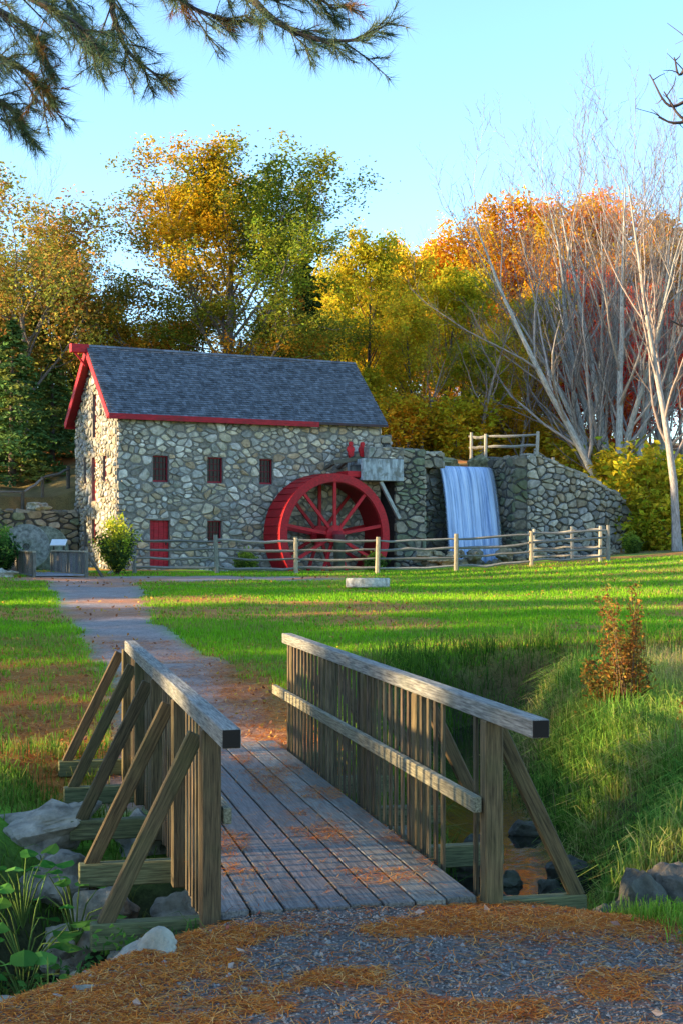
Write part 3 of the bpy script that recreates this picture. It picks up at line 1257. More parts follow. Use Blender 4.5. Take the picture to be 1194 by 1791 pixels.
stone_block('stone_pier', 'mossy stone pier between the flume box and the waterfall', 13.05, 14.75, -1.0, 1.0, -.5, 6.15, .40, MOSSY * 1.25, M['stone'], 41, 'FRT')
stone_block('stone_stub', 'short square stone stub rising beside the mill gable', 13.0, 14.35, -2.6, -1.5, 4.5, 6.95, .36, STONES * .9, M['stone'], 51, 'FRT')
stone_block('dam_ledge', 'capstone ledge of wide flat stones left of the waterfall', 14.75, 16.1, -1.0, .45, 5.3, 6.10, .42, MOSSY * 1.3, M['stone'], 61, 'FRLT')
stone_block('dam_wall', 'dark wet stone wall behind the waterfall', 14.7, 19.5, -1.3, -.35, -.5, 5.42, .40, WET, M['wetstone'], 71, 'F')
stone_block('wing_cheek', 'darker mossy stone end beside the waterfall', 19.45, 20.3, -1.0, 1.30, -.5, 5.95, .40, MOSSY * .8, M['stone'], 81, 'FLT')  # stone palette scaled darker on this end
# wing wall descending to the right
wing = thing('wing_wall', 'long fieldstone wing wall sloping down right of the waterfall', 'wall', W(23.5, 1.2, .8))
TW0, TW1 = 20.25, 27.6


def fWing(u, v, d):
    o = 1.25 - .05 * (u - TW0) - .016 * (u - TW0) ** 2
    return W(u, o + d, v)


wtop = [(t_at(x, 1.1), pz(y, W(t_at(x, 1.1), 1.1, 0)[1])) for x, y in ((1132, 905), (1118, 880), (1090, 860), (1050, 842), (1000, 821), (955, 803), (925, 795))]
reg = [(TW0, .2), (TW1, .9)] + wtop + [(TW0, 6.08)]
cw = rubble(reg, .39, 1.4, [], 91, 1)
lay_stones(wing, cw, fWing, M['stone'], 300, .022, .08, TAN * .95)
mb = MB()
wt = sorted(wtop + [(TW0, 6.08)])
us = np.linspace(TW0, TW1 - .05, 24)
tops = np.interp(us, [p[0] for p in wt], [p[1] for p in wt]) - .06
V = []
for u, z in zip(us, tops):
    V += [fWing(u, -.2, -.03), fWing(u, z, -.03), fWing(u, z, -.6), fWing(u, -.2, -.6)]
q = []
for k in range(len(us) - 1):
    i, j = 4 * k, 4 * k + 4
    q += [[i, i + 1, j + 1, j], [i + 1, i + 2, j + 2, j + 1], [i + 2, i + 3, j + 3, j + 2]]
q += [[0, 1, 2, 3], [j, j + 3, j + 2, j + 1]]
mb.add(V, q, None, (.07, .07, .06))
mb.build('core', M['mortar'], wing)
for k, u in enumerate(np.arange(TW0 + .2, TW1 - .3, .5)):   # coping stones
    z = np.interp(u, [p[0] for p in wt], [p[1] for p in wt])
    mb = MB()
    sl2 = (np.interp(u + .2, [p[0] for p in wt], [p[1] for p in wt]) - np.interp(u - .2, [p[0] for p in wt], [p[1] for p in wt])) / .4
    axu = nrm([MU[0], MU[1], sl2])
    cbox(mb, fWing(u, z - .02, -.26) + rng.normal(0, .02, 3), [axu, [*MN, 0], nrm(np.cross(axu, [*MN, 0]))], [.24 * rng.uniform(.85, 1.05), .36 * rng.uniform(.9, 1.1), .07 * rng.uniform(.8, 1.5)], .03, TAN[rng.integers(len(TAN))] * rng.uniform(.7, 1.0))
    mb.build('coping_stone', M['stone'], wing)

# waterfall
mb = MB()
na, nd = 150, 46
V, P = [], []
T0, T1 = 16.2, 19.25
ph = rng.uniform(0, 6, 8)
for jd in range(nd):
    s_ = jd / (nd - 1)
    for ia in range(na):
        a = ia / (na - 1)
        fold = sum(math.sin(a * fr + p_) * am for fr, p_, am in zip((9, 17, 31, 47, 73, 111), ph, (.03, .03, .022, .018, .012, .008)))
        if s_ < .16:
            q_ = s_ / .16
            o_, z = -1.5 + 1.12 * q_, 5.52 - .03 * q_ ** 3
            o_ += fold * .4 * q_
        else:
            q_ = (s_ - .16) / .84
            fall = 4.7 * (q_ ** 1.25)
            o_ = -.38 + (.50 + .05 * math.sin(a * 7)) * math.sqrt(fall) + fold * (.5 + 1.3 * min(1, q_ * 1.5))
            z = 5.49 - fall
        t = T0 + (T1 - T0) * a + (a - .5) * .10 * s_
        V.append(W(t, o_, z))
        P.append((a * (T1 - T0) + ph[0], s_ * 5, 0))
q = [[j * na + i, j * na + i + 1, (j + 1) * na + i + 1, (j + 1) * na + i] for j in range(nd - 1) for i in range(na - 1)]
ea = np.array([min(1, (i / (na - 1)) / .05 + .1) * min(1, (1 - i / (na - 1)) / .16 + .05) * (1 - .35 * max(0, j / (nd - 1) - .8) / .2) for j in range(nd) for i in range(na)])
mb.add(V, q, None, np.repeat(ea[:, None], 3, 1), P)
o = mb.build('waterfall', M['fall'], None, True)
tag(o, 'silky blue-white waterfall dropping over the stone dam', 'waterfall')
# pools
mb = MB()
mb.add([W(13, 6.2, .15), W(21.5, 4, .15), W(21.5, -.9, .15), W(4.5, .05, .15), W(4.5, 3.2, .15)], None, [[0, 1, 2], [0, 2, 3], [0, 3, 4]], (.1, .1, .1))
o = mb.build('mill_pool', M['water'], None, False, 'structure')
o['label'] = 'dark pool below the wheel and the waterfall'
mb = MB()
mb.add([W(14.9, -1.2, 5.5), W(19.6, -1.2, 5.5), W(21, -5, 5.5), W(13.5, -5, 5.5)], [[0, 1, 2, 3]], None, (.1, .1, .1))
o = mb.build('mill_pond', M['water'], None, False, 'structure')
o['label'] = 'still water of the mill pond above the waterfall'

# ------------------------------------------------------------------ rocks
def ico(n=2):
    t = (1 + 5 ** .5) / 2
    V = [nrm(v) for v in [(-1, t, 0), (1, t, 0), (-1, -t, 0), (1, -t, 0), (0, -1, t), (0, 1, t), (0, -1, -t), (0, 1, -t), (t, 0, -1), (t, 0, 1), (-t, 0, -1), (-t, 0, 1)]]
    Fc = [(0, 11, 5), (0, 5, 1), (0, 1, 7), (0, 7, 10), (0, 10, 11), (1, 5, 9), (5, 11, 4), (11, 10, 2), (10, 7, 6), (7, 1, 8), (3, 9, 4), (3, 4, 2), (3, 2, 6), (3, 6, 8), (3, 8, 9), (4, 9, 5), (2, 4, 11), (6, 2, 10), (8, 6, 7), (9, 8, 1)]
    for _ in range(n):
        mid, F2 = {}, []

        def m(a, b):
            k = (min(a, b), max(a, b))
            if k not in mid:
                mid[k] = len(V)
                V.append(nrm(V[a] + V[b]))
            return mid[k]
        for a, b, c in Fc:
            ab, bc, ca = m(a, b), m(b, c), m(c, a)
            F2 += [(a, ab, ca), (b, bc, ab), (c, ca, bc), (ab, bc, ca)]
        Fc = F2
    return np.array(V), np.array(Fc)


ICO = {k: ico(k) for k in (1, 2, 3)}


def rock_geo(mb, loc, size, rz, seed, col, n=2, cuts=5, tilt=(0, 0), boxy=0):
    V, Fc = ICO[n]
    r = np.random.default_rng(seed)
    V = V.copy()
    if boxy:
        V = np.sign(V) * np.abs(V) ** boxy
    for _ in range(cuts):
        d = nrm(r.normal(0, 1, 3))
        h = r.uniform(.55, .85)
        s_ = V @ d
        V = V - np.outer(np.clip(s_ - h, 0, None), d) * .92
    V = V * (1 + .10 * (np.sin(V[:, [0]] * 5 + seed) * np.sin(V[:, [1]] * 4 + seed * 2) + np.sin(V[:, [2]] * 6 + seed)))
    for fq, am in ((5, .05), (9, .035), (17, .018)):
        for _ in range(3):
            V = V * (1 + am * np.sin(V @ (nrm(r.normal(0, 1, 3)) * fq) + r.uniform(0, 6)))[:, None]
    V = V * np.asarray(size) + r.normal(0, .006, V.shape) * np.mean(size)
    c, s_ = math.cos(rz), math.sin(rz)
    tx, ty = tilt
    V = V @ np.array([[1, 0, 0], [0, math.cos(tx), math.sin(tx)], [0, -math.sin(tx), math.cos(tx)]])
    V = V @ np.array([[math.cos(ty), 0, -math.sin(ty)], [0, 1, 0], [math.sin(ty), 0, math.cos(ty)]])
    V = V @ np.array([[c, s_, 0], [-s_, c, 0], [0, 0, 1]])
    mb.add(V + np.asarray(loc), None, Fc, col)


def rock(name, label, loc, size, rz, seed, col, n=3, cuts=7, group=None, tilt=(0, 0), cat='rock', smooth=False, boxy=0):
    mb = MB()
    col = np.asarray(col) * np.array([1.0, .90, .72])
    rock_geo(mb, loc, size, rz, seed, col, n, cuts, tilt, boxy)
    o = mb.build(name, M['rock'], None, smooth)
    return tag(o, label, cat, group)


def gp(X, Y, dz=0):
    x, y = ground_px(X, Y)
    return x, y, hz(x, y) + dz


G_ = 'rocks on the creek bank beside the bridge'
rock('boulder', 'pale rounded boulder under the end beam of the footbridge', (-.88, 6.74, -.14), (.21, .22, .22), .9, 13, (.36, .37, .36), cuts=4, smooth=True)
rock('stone_slab', 'flat angular grey slab beside the bridge braces', (-2.04, 10.05, -.13), (.33, .36, .17), .35, 12, (.30, .29, .27), cuts=2, tilt=(.10, -.12), boxy=.45)
for k, (x, y, z, s_, c) in enumerate([(-1.52, 9.05, -.52, (.22, .2, .2), .24), (-1.72, 8.75, -.62, (.16, .2, .18), .22), (-1.30, 8.6, -.72, (.2, .18, .15), .2), (-1.02, 9.3, -.6, (.25, .2, .2), .2), (-.75, 8.35, -.75, (.24, .22, .18), .18), (-.55, 9.1, -.7, (.2, .24, .2), .2), (-1.62, 8.3, -.8, (.18, .14, .14), .22), (-1.15, 7.7, -.66, (.22, .18, .16), .2), (-.5, 7.75, -.5, (.3, .2, .24), .19), (.2, 7.95, -.5, (.34, .22, .22), .18), (-1.95, 9.5, -.4, (.3, .24, .2), .2), (-.25, 9.9, -.8, (.25, .2, .2), .2), (.3, 11.4, -.55, (.35, .25, .25), .2), (-.6, 11.3, -.45, (.35, .25, .25), .2), (-1.45, 10.4, -.3, (.3, .22, .2), .22)]):
    rock('creek_rock', 'rounded mossy rock in the shade below the footbridge', (x, y, z), s_, k, 30 + k, np.array([1, .98, .92]) * c * 1.3, 3, 5, G_, smooth=False)
rock('flat_stone', 'broad flat stone with brown leaves at the creek edge', (-1.70, 7.0, -.52), (.34, .26, .10), -.4, 51, (.30, .28, .25), tilt=(.0, .18), boxy=.5)
rock('embedded_stone', 'small pale stone half buried in orange pine needles', (-1.09, 6.05, -.06), (.15, .09, .05), .2, 52, (.33, .33, .32))
rock('dark_boulder', 'dark wet boulder below the overhanging creek grass', (1.68, 7.95, -.20), (.17, .18, .20), .2, 53, (.10, .10, .09))
rock('dark_boulder', 'larger dark boulder at the edge of the right grass bank', (1.97, 8.12, -.17), (.24, .22, .24), 1.1, 54, (.13, .12, .11))
rock('leafy_rock', 'low rounded stone below the tall weeds by the gully', (1.47, 7.88, -.26), (.09, .09, .12), .7, 55, (.22, .21, .19))
for k, (x, y, s_) in enumerate([(1.12, 10.6, .16), (1.35, 11.3, .12), (1.62, 10.9, .14), (1.05, 11.6, .2), (1.85, 11.5, .2), (1.2, 12.6, .16), (1.0, 10.1, .2), (1.75, 13.2, .18)]):
    rock('stream_stone', 'dark stone standing out of the reflecting creek water', (x, y, WATER_Z + .02), (s_, s_ * .9, s_ * .7), k, 70 + k, (.07, .07, .06), 2, 5, 'stones in the creek right of the bridge')
# pile at the foot of the waterfall and walls
r_ = np.random.default_rng(5)
for k in range(46):
    t = r_.uniform(13.6, 24.5)
    o_ = r_.uniform(1.9, 3.6) if t < 20 else r_.uniform(1.5, 3.0)
    s_ = r_.uniform(.28, .55)
    p = W(t, o_, 0)
    z = (.95 + r_.uniform(-.15, .35)) if t < 20.4 else hz(p[0], p[1]) + .1
    rock('fallen_stone', 'rough grey stone in the rubble heap below the waterfall', (p[0], p[1], z), (s_, s_ * .8, s_ * .6), r_.uniform(0, 6), 200 + k, TAN[r_.integers(len(TAN))] * .7, 2, 6, 'rubble below the waterfall')
for k in range(14):                                   # base of the heap keeps the stones off the pool floor
    t = 14 + k * .5
    p = W(t, 2.6, -.1)
    rock('base_stone', 'large half sunken stone carrying the rubble below the waterfall', (p[0], p[1], .2), (.6, .9, .75), k, 260 + k, TAN[k % len(TAN)] * .5, 2, 6, 'base of the rubble heap')

# pale rock and earth behind the lip
p = W(18.3, -4.2, 0)
rock('dam_boulder', 'pale mossy boulder at the back of the waterfall lip', (p[0], p[1], 5.75), (1.5, .9, .55), .4, 300, (.26, .27, .18), 3, 6)
p = W(19.9, -2.2, 0)
rock('dam_boulder', 'mossy boulder where the fall meets the wing wall', (p[0], p[1], 5.7), (.8, .7, .5), 1.4, 301, (.22, .22, .14), 3, 6)

# ------------------------------------------------------------------ millstones
def millstone(name, label, loc, rad, th, axis, hole, col):
    t = thing(name, label, 'millstone', loc)
    ax = nrm(axis)
    ref = nrm(np.cross(ax, [0, 0, 1.] if abs(ax[2]) < .9 else [1., 0, 0]))
    u2 = np.cross(ax, ref)
    prof = [(hole, -th / 2), (rad - .02, -th / 2), (rad, -th / 2 + .03), (rad, th / 2 - .03), (rad - .02, th / 2), (hole, th / 2)]
    n = 40
    V, q = [], []
    for k in range(n):
        a = 2 * math.pi * k / n
        for (r, h) in prof:
            V.append(np.asarray(loc) + ax * h + (ref * math.cos(a) + u2 * math.sin(a)) * (r + rng.normal(0, .004)))
    m_ = len(prof)
    for k in range(n):
        for j in range(m_):
            q.append([k * m_ + j, k * m_ + (j + 1) % m_, ((k + 1) % n) * m_ + (j + 1) % m_, ((k + 1) % n) * m_ + j])
    mb = MB()
    mb.add(V, q, None, col)
    mb.build('stone_disc', M['rock'], t)
    mb = MB()
    tube(mb, [np.asarray(loc) - ax * th * .4, np.asarray(loc) + ax * th * .3], [hole + .005] * 2, 12, np.array(col) * .5, True)
    mb.build('eye_plug', M['rock'], t)
    return t


mx, my, mz = gp(643, 1030)
millstone('millstone', 'round grey millstone lying flat on the lawn', (mx, my + .3, mz + .17), .64, .27, (0, .03, 1), .10, (.46, .44, .38))
for (X, d, cy, rad, lab) in ((46, 57.0, 945, .95, 'leaning millstone beside the green shrub by the retaining wall'), (80, 57.5, 936, .92, 'mossy leaning millstone behind the small plank bridge')):
    x = px(X, d)
    z = hz(x, d) + rad * .93
    millstone('leaning_millstone', lab, (x, d, z), rad, .28, (.25, -1, .22), .14, (.22, .21, .18) if X < 60 else (.17, .17, .12))

# ------------------------------------------------------------------ split rail fences
def rail_fence(name, label, posts, height_, nr, closed=None, cols=None, rail_r=.05):
    th = thing(name, label, 'fence', posts[0])
    tops = []
    for k, p in enumerate(posts):
        mb = MB()
        hh = height_ * rng.uniform(.95, 1.05)
        lean = rng.normal(0, .025, 2)
        pts = [np.array(p) + np.array([lean[0] * s_ * hh, lean[1] * s_ * hh, -.35 + (hh + .35) * s_]) for s_ in np.linspace(0, 1, 5)]
        c = np.array((.36, .33, .26) if cols is None else cols[k % len(cols)])
        tube(mb, pts, np.array([.085, .09, .082, .085, .078]) * rng.uniform(.9, 1.1), 7, c * rng.uniform(.85, 1.15), True)
        mb.build('post', M['rail'], th)
        tops.append(hh)
    for k in range(len(posts) - 1):
        a, b = np.array(posts[k]), np.array(posts[k + 1])
        for j in range(nr):
            f = .90 - j * (.78 / max(nr - 1, 1)) * (.93 if nr > 3 else 1)
            z0, z1 = height_ * (f + rng.normal(0, .015)), height_ * (f + rng.normal(0, .015))
            pts = []
            d = nrm(b - a) * .1
            wob = rng.normal(0, .018, (6, 3))
            for i, s_ in enumerate(np.linspace(0, 1, 6)):
                q_ = (a - d) * (1 - s_) + (b + d) * s_
                pts.append(q_ + [0, 0, z0 * (1 - s_) + z1 * s_ - .06 * math.sin(math.pi * s_) * rng.uniform(.3, 1)] + wob[i])
            mb = MB()
            tube(mb, pts, rail_r * np.array([.7, 1, 1.1, 1.05, 1, .7]) * rng.uniform(.85, 1.15), 5, np.array((.22, .21, .18)) * rng.uniform(.7, 1.3), True)
            mb.build('rail', M['rail'], th)
    return th


fp = []
for X, d in ((236, 54.6), (381, 54.3), (518, 54.0), (659, 54.0), (797, 54.4), (928, 54.8), (1062, 55.6)):
    x = px(X, d)
    fp.append((x, d, hz(x, d)))
rail_fence('rail_fence', 'long split rail fence between the lawn and the water wheel', fp, 1.42, 4, cols=[(.22, .21, .18), (.23, .22, .17), (.36, .31, .21), (.38, .32, .21), (.26, .23, .16), (.36, .28, .17), (.22, .21, .18)])
fp = [(fp[-1][0] - .25, fp[-1][1] + .3, fp[-1][2])]
for X, d in ((1000, 59.5), (930, 63.0)):
    x = px(X, d)
    fp.append((x, d, hz(x, d)))
rail_fence('rail_fence', 'short split rail return of the fence running back to the wing wall', fp, 1.42, 4)
fp = []
for X, d in ((770, 72.5), (823, 73.0), (848, 72.6), (937, 71.6)):
    x = px(X, d)
    fp.append((x, d, max(hz(x, d), 5.95)))
rail_fence('rail_fence', 'three-rail wooden fence on the bank above the waterfall', fp[1:], 1.5, 3, rail_r=.065)
fp = []
for X, d in ((1000, 76), (965, 73.5), (935, 71.6)):
    x = px(X, d)
    fp.append((x, d, hz(x, d)))
rail_fence('rail_fence', 'distant rail fence leading into the wood above the wing wall', fp, 1.2, 2, rail_r=.045)
# ramp railing at the left
fp = []
for X, d, Y in ((-60, 62, 0), (40, 64, 0), (75, 65, 0), (120, 66.5, 0)):
    x = px(X, d)
    fp.append((x, d, hz(x, d)))
fp = [(x, d, max(z, 3.2)) for x, d, z in fp]
ramp = rail_fence('ramp_railing', 'dark wooden railing on the terrace above the retaining wall', fp, 1.0, 1, cols=[(.10, .09, .07)], rail_r=.07)

# retaining wall left of the mill
ret = stone_block('retaining_wall', 'rough mossy retaining wall left of the mill gable', -9.5, -.08, -5.9, -5.05, -.2, 3.25, .40, np.concatenate([TAN * .7, MOSSY * 1.2]), M['stone'], 111, 'FT')
p = W(-1.9, -5.3, 3.3)
rock('wall_boulder', 'big pale boulder on top of the retaining wall', (p[0], p[1], 3.38), (.55, .4, .25), .3, 310, (.34, .36, .34), 3, 6)

# ------------------------------------------------------------------ small plank bridge by the mill
sb = thing('plank_bridge', 'small grey plank bridge with solid board sides near the mill', 'bridge', (-10, 51, .5))
A0, A1 = np.array([-9.02, 49.9]), np.array([-11.05, 53.9])
C0, C1 = np.array([-10.72, 49.2]), np.array([-12.75, 53.2])
gz = hz(-9.9, 49.5) + .06
sd_ = nrm(np.array([*(A1 - A0), 0]))
for k in range(22):
    s_ = (k + .5) / 22
    pa, pb = A0 * (1 - s_) + A1 * s_, C0 * (1 - s_) + C1 * s_
    mb = MB()
    beam(mb, (*pa, gz), (*pb, gz), .19, .05, Z3, .006, wcol((.26, .26, .27)))
    mb.build('deck_board', M['wood'], sb)
for (p0, p1) in ((A0, A1), (C0, C1)):
    n = 13
    for k in range(n):
        s_ = (k + .5) / n
        q_ = p0 * (1 - s_) + p1 * s_
        mb = MB()
        cbox(mb, (q_[0], q_[1], gz + .42), [sd_, np.cross(Z3, sd_), Z3], [np.linalg.norm(p1 - p0) / n / 2 - .03, .015, .38], .004, wcol((.17, .165, .14), .25))
        mb.build('side_board', M['wood'], sb)
    mb = MB()
    beam(mb, (*p0, gz + .83), (*p1, gz + .83), .13, .06, Z3, .008, (.38, .33, .22))
    mb.build('cap_rail', M['wood'], sb)
    mb = MB()
    e = np.array([math.copysign(.07, 1), 0]) @ np.array([[1, 0], [0, 1]])
    ins = np.cross(Z3, sd_)[:2] * .05
    beam(mb, (*(p0 - ins), gz + .36), (*(p1 - ins), gz + .36), .04, .09, Z3, .006, (.30, .28, .2))
    mb.build('mid_rail', M['wood'], sb)
    for q_ in (p0, (p0 + p1) / 2, p1):
        mb = MB()
        beam(mb, (*q_, gz - .5), (*q_, gz + .80), .12, .12, sd_, .01, (.15, .14, .11))
        mb.build('post', M['wood'], sb)
mb = MB()
beam(mb, (-9.0, 49.95, gz + .75), (-8.45, 50.2, gz - .15), .07, .09, Z3, .006, (.10, .09, .07))
mb.build('brace', M['wood'], sb)

sg = thing('information_sign', 'slanted white information panel beside the small plank bridge', 'sign', (px(103, 55), 55, hz(px(103, 55), 55)))
x, y, z = sg.location
mb = MB()
cbox(mb, (x, y, z + 1.12), [[1, 0, 0], nrm([0, 1, .55]), nrm([0, -.55, 1])], [.30, .24, .02], .004, (.7, .7, .66))
mb.build('panel', M['sign'], sg)
mb = MB()
for dx in (-.2, .2):
    beam(mb, (x + dx, y + .05, z - .1), (x + dx, y + .05, z + 1.13), .06, .06, (0, 1, 0), .004, (.08, .07, .06))
mb.build('leg', M['wood'], sg)

rock('edge_rock', 'pale low rock at the lawn edge by the left shrub', (px(3, 48.5), 48.5, hz(px(3, 48.5), 48.5) + .08), (.55, .4, .22), 0, 320, (.36, .38, .37))
# loose pole by the shrub
pl = thing('leaning_pole', 'weathered pole slanting from the shrub to the fence post', 'pole', (px(195, 54), 54, .6))
mb = MB()
tube(mb, [(px(190, 53.6), 53.6, .62), (px(212, 54), 54, .95), (px(237, 54.5), 54.5, 1.35)], [.05, .05, .045], 6, (.36, .33, .27), True)
mb.build('pole', M['rail'], pl)

WINDBREAK = [(-21, y, 10.5 + 1.5 * math.sin(y * 1.7)) for y in (-7, -2.5, 1.8, 5.6, 11.0, 15.4, 19.8, 23.5, 27.7, 34.7, 38.7, 42.7, 46.5)] + [(-22, 51.0, 12.5), (-25, 53.6, 11), (-27, 62.5, 15)]

# ------------------------------------------------------------------ trees
def rot_about(d, ax, ang):
    c, s_ = math.cos(ang), math.sin(ang)
    return d * c + np.cross(ax, d) * s_ + ax * (ax @ d) * (1 - c)


class Tree:
    def __init__(s, seed):
        s.r = np.random.default_rng(seed)
        s.br = []
        s.tips = []

    def grow(s, p, d, L, rad, lev, cfg):
        r = s.r
        n = cfg['seg'][lev]
        pts = [np.array(p, float)]
        d = nrm(d)
        dirs = [d]
        for k in range(n):
            d = nrm(d + r.normal(0, cfg['wob'][lev], 3) + np.array([0, 0, cfg['up'][lev]]))
            pts.append(pts[-1] + d * L / n)
            dirs.append(d)
        pts = np.array(pts)
        tp = cfg['taper'][lev]
        radii = rad * (1 - (1 - tp) * np.linspace(0, 1, n + 1))
        s.br.append((pts, radii, lev))
        if lev >= cfg['levels']:
            s.tips.append((pts, lev))
            return
        if lev == cfg['levels'] - 1:
            s.tips.append((pts[len(pts) // 2:], lev))
        nc = int(round(cfg['kids'][lev] * r.uniform(.85, 1.15)))
        st = cfg['start'][lev]
        az = r.uniform(0, 6.28)
        for k in range(nc):
            t = st + (1 - st) * (k + r.uniform(.1, .9)) / nc
            i = min(int(t * n), n - 1)
            f = t * n - i
            q = pts[i] * (1 - f) + pts[i + 1] * f
            dd = dirs[i + 1]
            ax = nrm(np.cross(dd, [.3, .2, .93] if abs(dd[2]) < .9 else [1, 0, 0]))
            az += 2.4 + r.normal(0, .4)
            ax = rot_about(ax, dd, az)
            ang = cfg['ang'][lev] * r.uniform(.7, 1.25) * (1 - cfg.get('close', .35) * t)
            cd = rot_about(dd, ax, ang)
            shp = cfg['shape'](t) if lev == 0 else (1 - .45 * t)
            s.grow(q, cd, L * cfg['ratio'][lev] * shp * r.uniform(.75, 1.2), max(rad * (1 - (1 - tp) * t) * cfg['rr'][lev], .012), lev + 1, cfg)


def leaves(mb, C, size, col, r, flat=.0):
    """diamond leaf-clump faces at centres C"""
    n = len(C)
    a = r.normal(0, 1, (n, 3))
    a[:, 2] *= .7
    a /= np.linalg.norm(a, axis=1)[:, None]
    b = np.cross(a, r.normal(0, 1, (n, 3)))
    b /= np.linalg.norm(b, axis=1)[:, None] + 1e-9
    s_ = (size * r.uniform(.6, 1.35, n))[:, None]
    nn_ = np.cross(a, b)
    V = np.stack([C - a * s_, C + b * s_ * .55 + nn_ * s_ * .25, C + a * s_, C - b * s_ * .55 + nn_ * s_ * .25], 1)
    i = np.arange(n)[:, None] * 4
    mb.add(V.reshape(-1, 3), i + np.arange(4)[None], None, np.repeat(col, 4, 0))


def tree_proto(name, seed, cfg, H, rad, bark, leafn, leafs, spread, pal, palf=None, stems=1, lean=.0, fan=None):
    T = Tree(seed)
    r = T.r
    for k in range(stems):
        if stems == 1:
            d = np.array([r.normal(0, .03) + lean, r.normal(0, .03), 1.])
            p = np.array([0, 0, -.4])
        else:
            a = 2 * math.pi * k / stems + r.uniform(-.4, .4)
            d = np.array([math.cos(a) * .22 + lean, math.sin(a) * .18, 1.]) * 1.0
            if fan:
                d = np.array([fan[k], r.normal(0, .12), 1.])
            p = np.array([math.cos(a) * rad * 1.3, math.sin(a) * rad * 1.3, -.4])
        T.grow(p, d, H * cfg['trunk'] * r.uniform(.85, 1.1 if stems > 1 else .95), rad, 0, cfg)
    root = bpy.data.objects.new(name, None)
    root.empty_display_size = .3
    COL.objects.link(root)
    mb = MB()
    sides = [8, 5, 4, 3, 3]
    for pts, rd, lev in T.br:
        if leafn and lev >= cfg['levels'] and lev >= 3:
            continue
        rd = rd.copy()
        if lev == 0:
            rd[0] *= 1.35
        tw = cfg.get('twig', 1.0)
        tube(mb, pts, rd, sides[lev], np.array(bark) * r.uniform(.85, 1.15) * (1.0 if lev < 1 or tw == 1 else np.array([tw * 1.06, tw * .94, tw * .92]) * (1.1 if lev == 1 else .62)))
    o = mb.build('trunk', M['bark'], None, True)
    o.parent = root
    if leafn:
        mb = MB()
        zmax = max(t[0][:, 2].max() for t in T.tips)
        for pts, lev in T.tips:
            m = int(leafn * r.uniform(.4, 1.5))
            if r.random() < cfg.get('bare', .0):
                continue
            t = r.uniform(.25, 1.08, m)
            i = np.clip((t * (len(pts) - 1)).astype(int), 0, len(pts) - 2)
            f = (t * (len(pts) - 1) - i)[:, None]
            C = pts[i] * (1 - f) + pts[i + 1] * f + r.normal(0, spread, (m, 3)) * np.array([1, 1, .75])
            base = palf(pts[-1], r) if palf else pal[r.integers(len(pal))]
            col = np.asarray(base) * r.uniform(.65, 1.35, (m, 1)) * (1 + r.normal(0, .08, (m, 3)))
            leaves(mb, C, np.full(m, leafs), np.clip(col, .004, .9), r)
        o = mb.build('crown', M['leaf'])
        o.parent = root
    return root


rnd_shape = lambda t: .35 + .85 * math.sin(math.pi * min(1, .12 + t * .80))
col_shape = lambda t: 1.05 - .65 * t
vase_shape = lambda t: .95 - .12 * t

CFG_BROAD = dict(levels=3, seg=[8, 6, 4, 3], wob=[.05, .13, .18, .2], up=[.02, .07, .05, .02], taper=[.25, .25, .3, .4], kids=[13, 8, 6], start=[.22, .25, .2], ang=[1.15, .85, .8], ratio=[.55, .45, .45], rr=[.48, .55, .55], shape=rnd_shape, trunk=.88, close=.5)
CFG_SLIM = dict(levels=3, seg=[9, 5, 4, 3], wob=[.05, .12, .18, .2], up=[.02, .10, .06, .0], taper=[.2, .25, .3, .4], kids=[17, 6, 4], start=[.25, .25, .2], ang=[.85, .8, .8], ratio=[.36, .42, .5], rr=[.38, .5, .5], shape=rnd_shape, trunk=.92, close=.35)
CFG_BARE = dict(levels=3, seg=[10, 7, 5, 4], wob=[.05, .09, .12, .14], up=[.03, .13, .12, .10], taper=[.12, .15, .2, .35], kids=[13, 9, 5], start=[.22, .15, .12], ang=[.68, .66, .7], ratio=[.46, .43, .45], rr=[.52, .48, .5], shape=vase_shape, trunk=.97, close=.3, twig=.80)

YG = [(.46, .44, .03), (.56, .48, .03), (.36, .38, .03), (.62, .48, .03), (.48, .38, .03)]
YEL = [(.66, .42, .02), (.72, .47, .03), (.58, .33, .02), (.52, .42, .03)]
ORG = [(.66, .26, .02), (.72, .34, .03), (.58, .20, .02), (.62, .38, .03)]
REDL = [(.58, .07, .02), (.66, .12, .025), (.50, .045, .02), (.66, .22, .04)]
OLV = [(.28, .29, .05), (.32, .27, .045), (.19, .23, .04), (.38, .24, .04), (.28, .18, .04), (.18, .20, .04)]


def oak_pal(p, r):
    u = r.random()
    if p[0] < 1.0 and p[0] > -4.0 and p[2] > 12.0 and u < .75:
        return [(.66, .40, .02), (.72, .46, .03), (.60, .30, .02)][r.integers(3)]
    if p[0] < -3.5 and u < .55:
        return [(.44, .22, .025), (.36, .20, .03), (.30, .24, .03)][r.integers(3)]
    if p[2] < 8 and u < .45:
        return [(.46, .20, .02), (.40, .24, .03)][r.integers(2)]
    if p[0] > 1.5 and p[2] > 11 and u < .5:
        return [(.26, .32, .03), (.34, .36, .03)][r.integers(2)]
    return [(.18, .21, .03), (.23, .25, .03), (.15, .18, .03), (.30, .27, .03)][r.integers(4)]


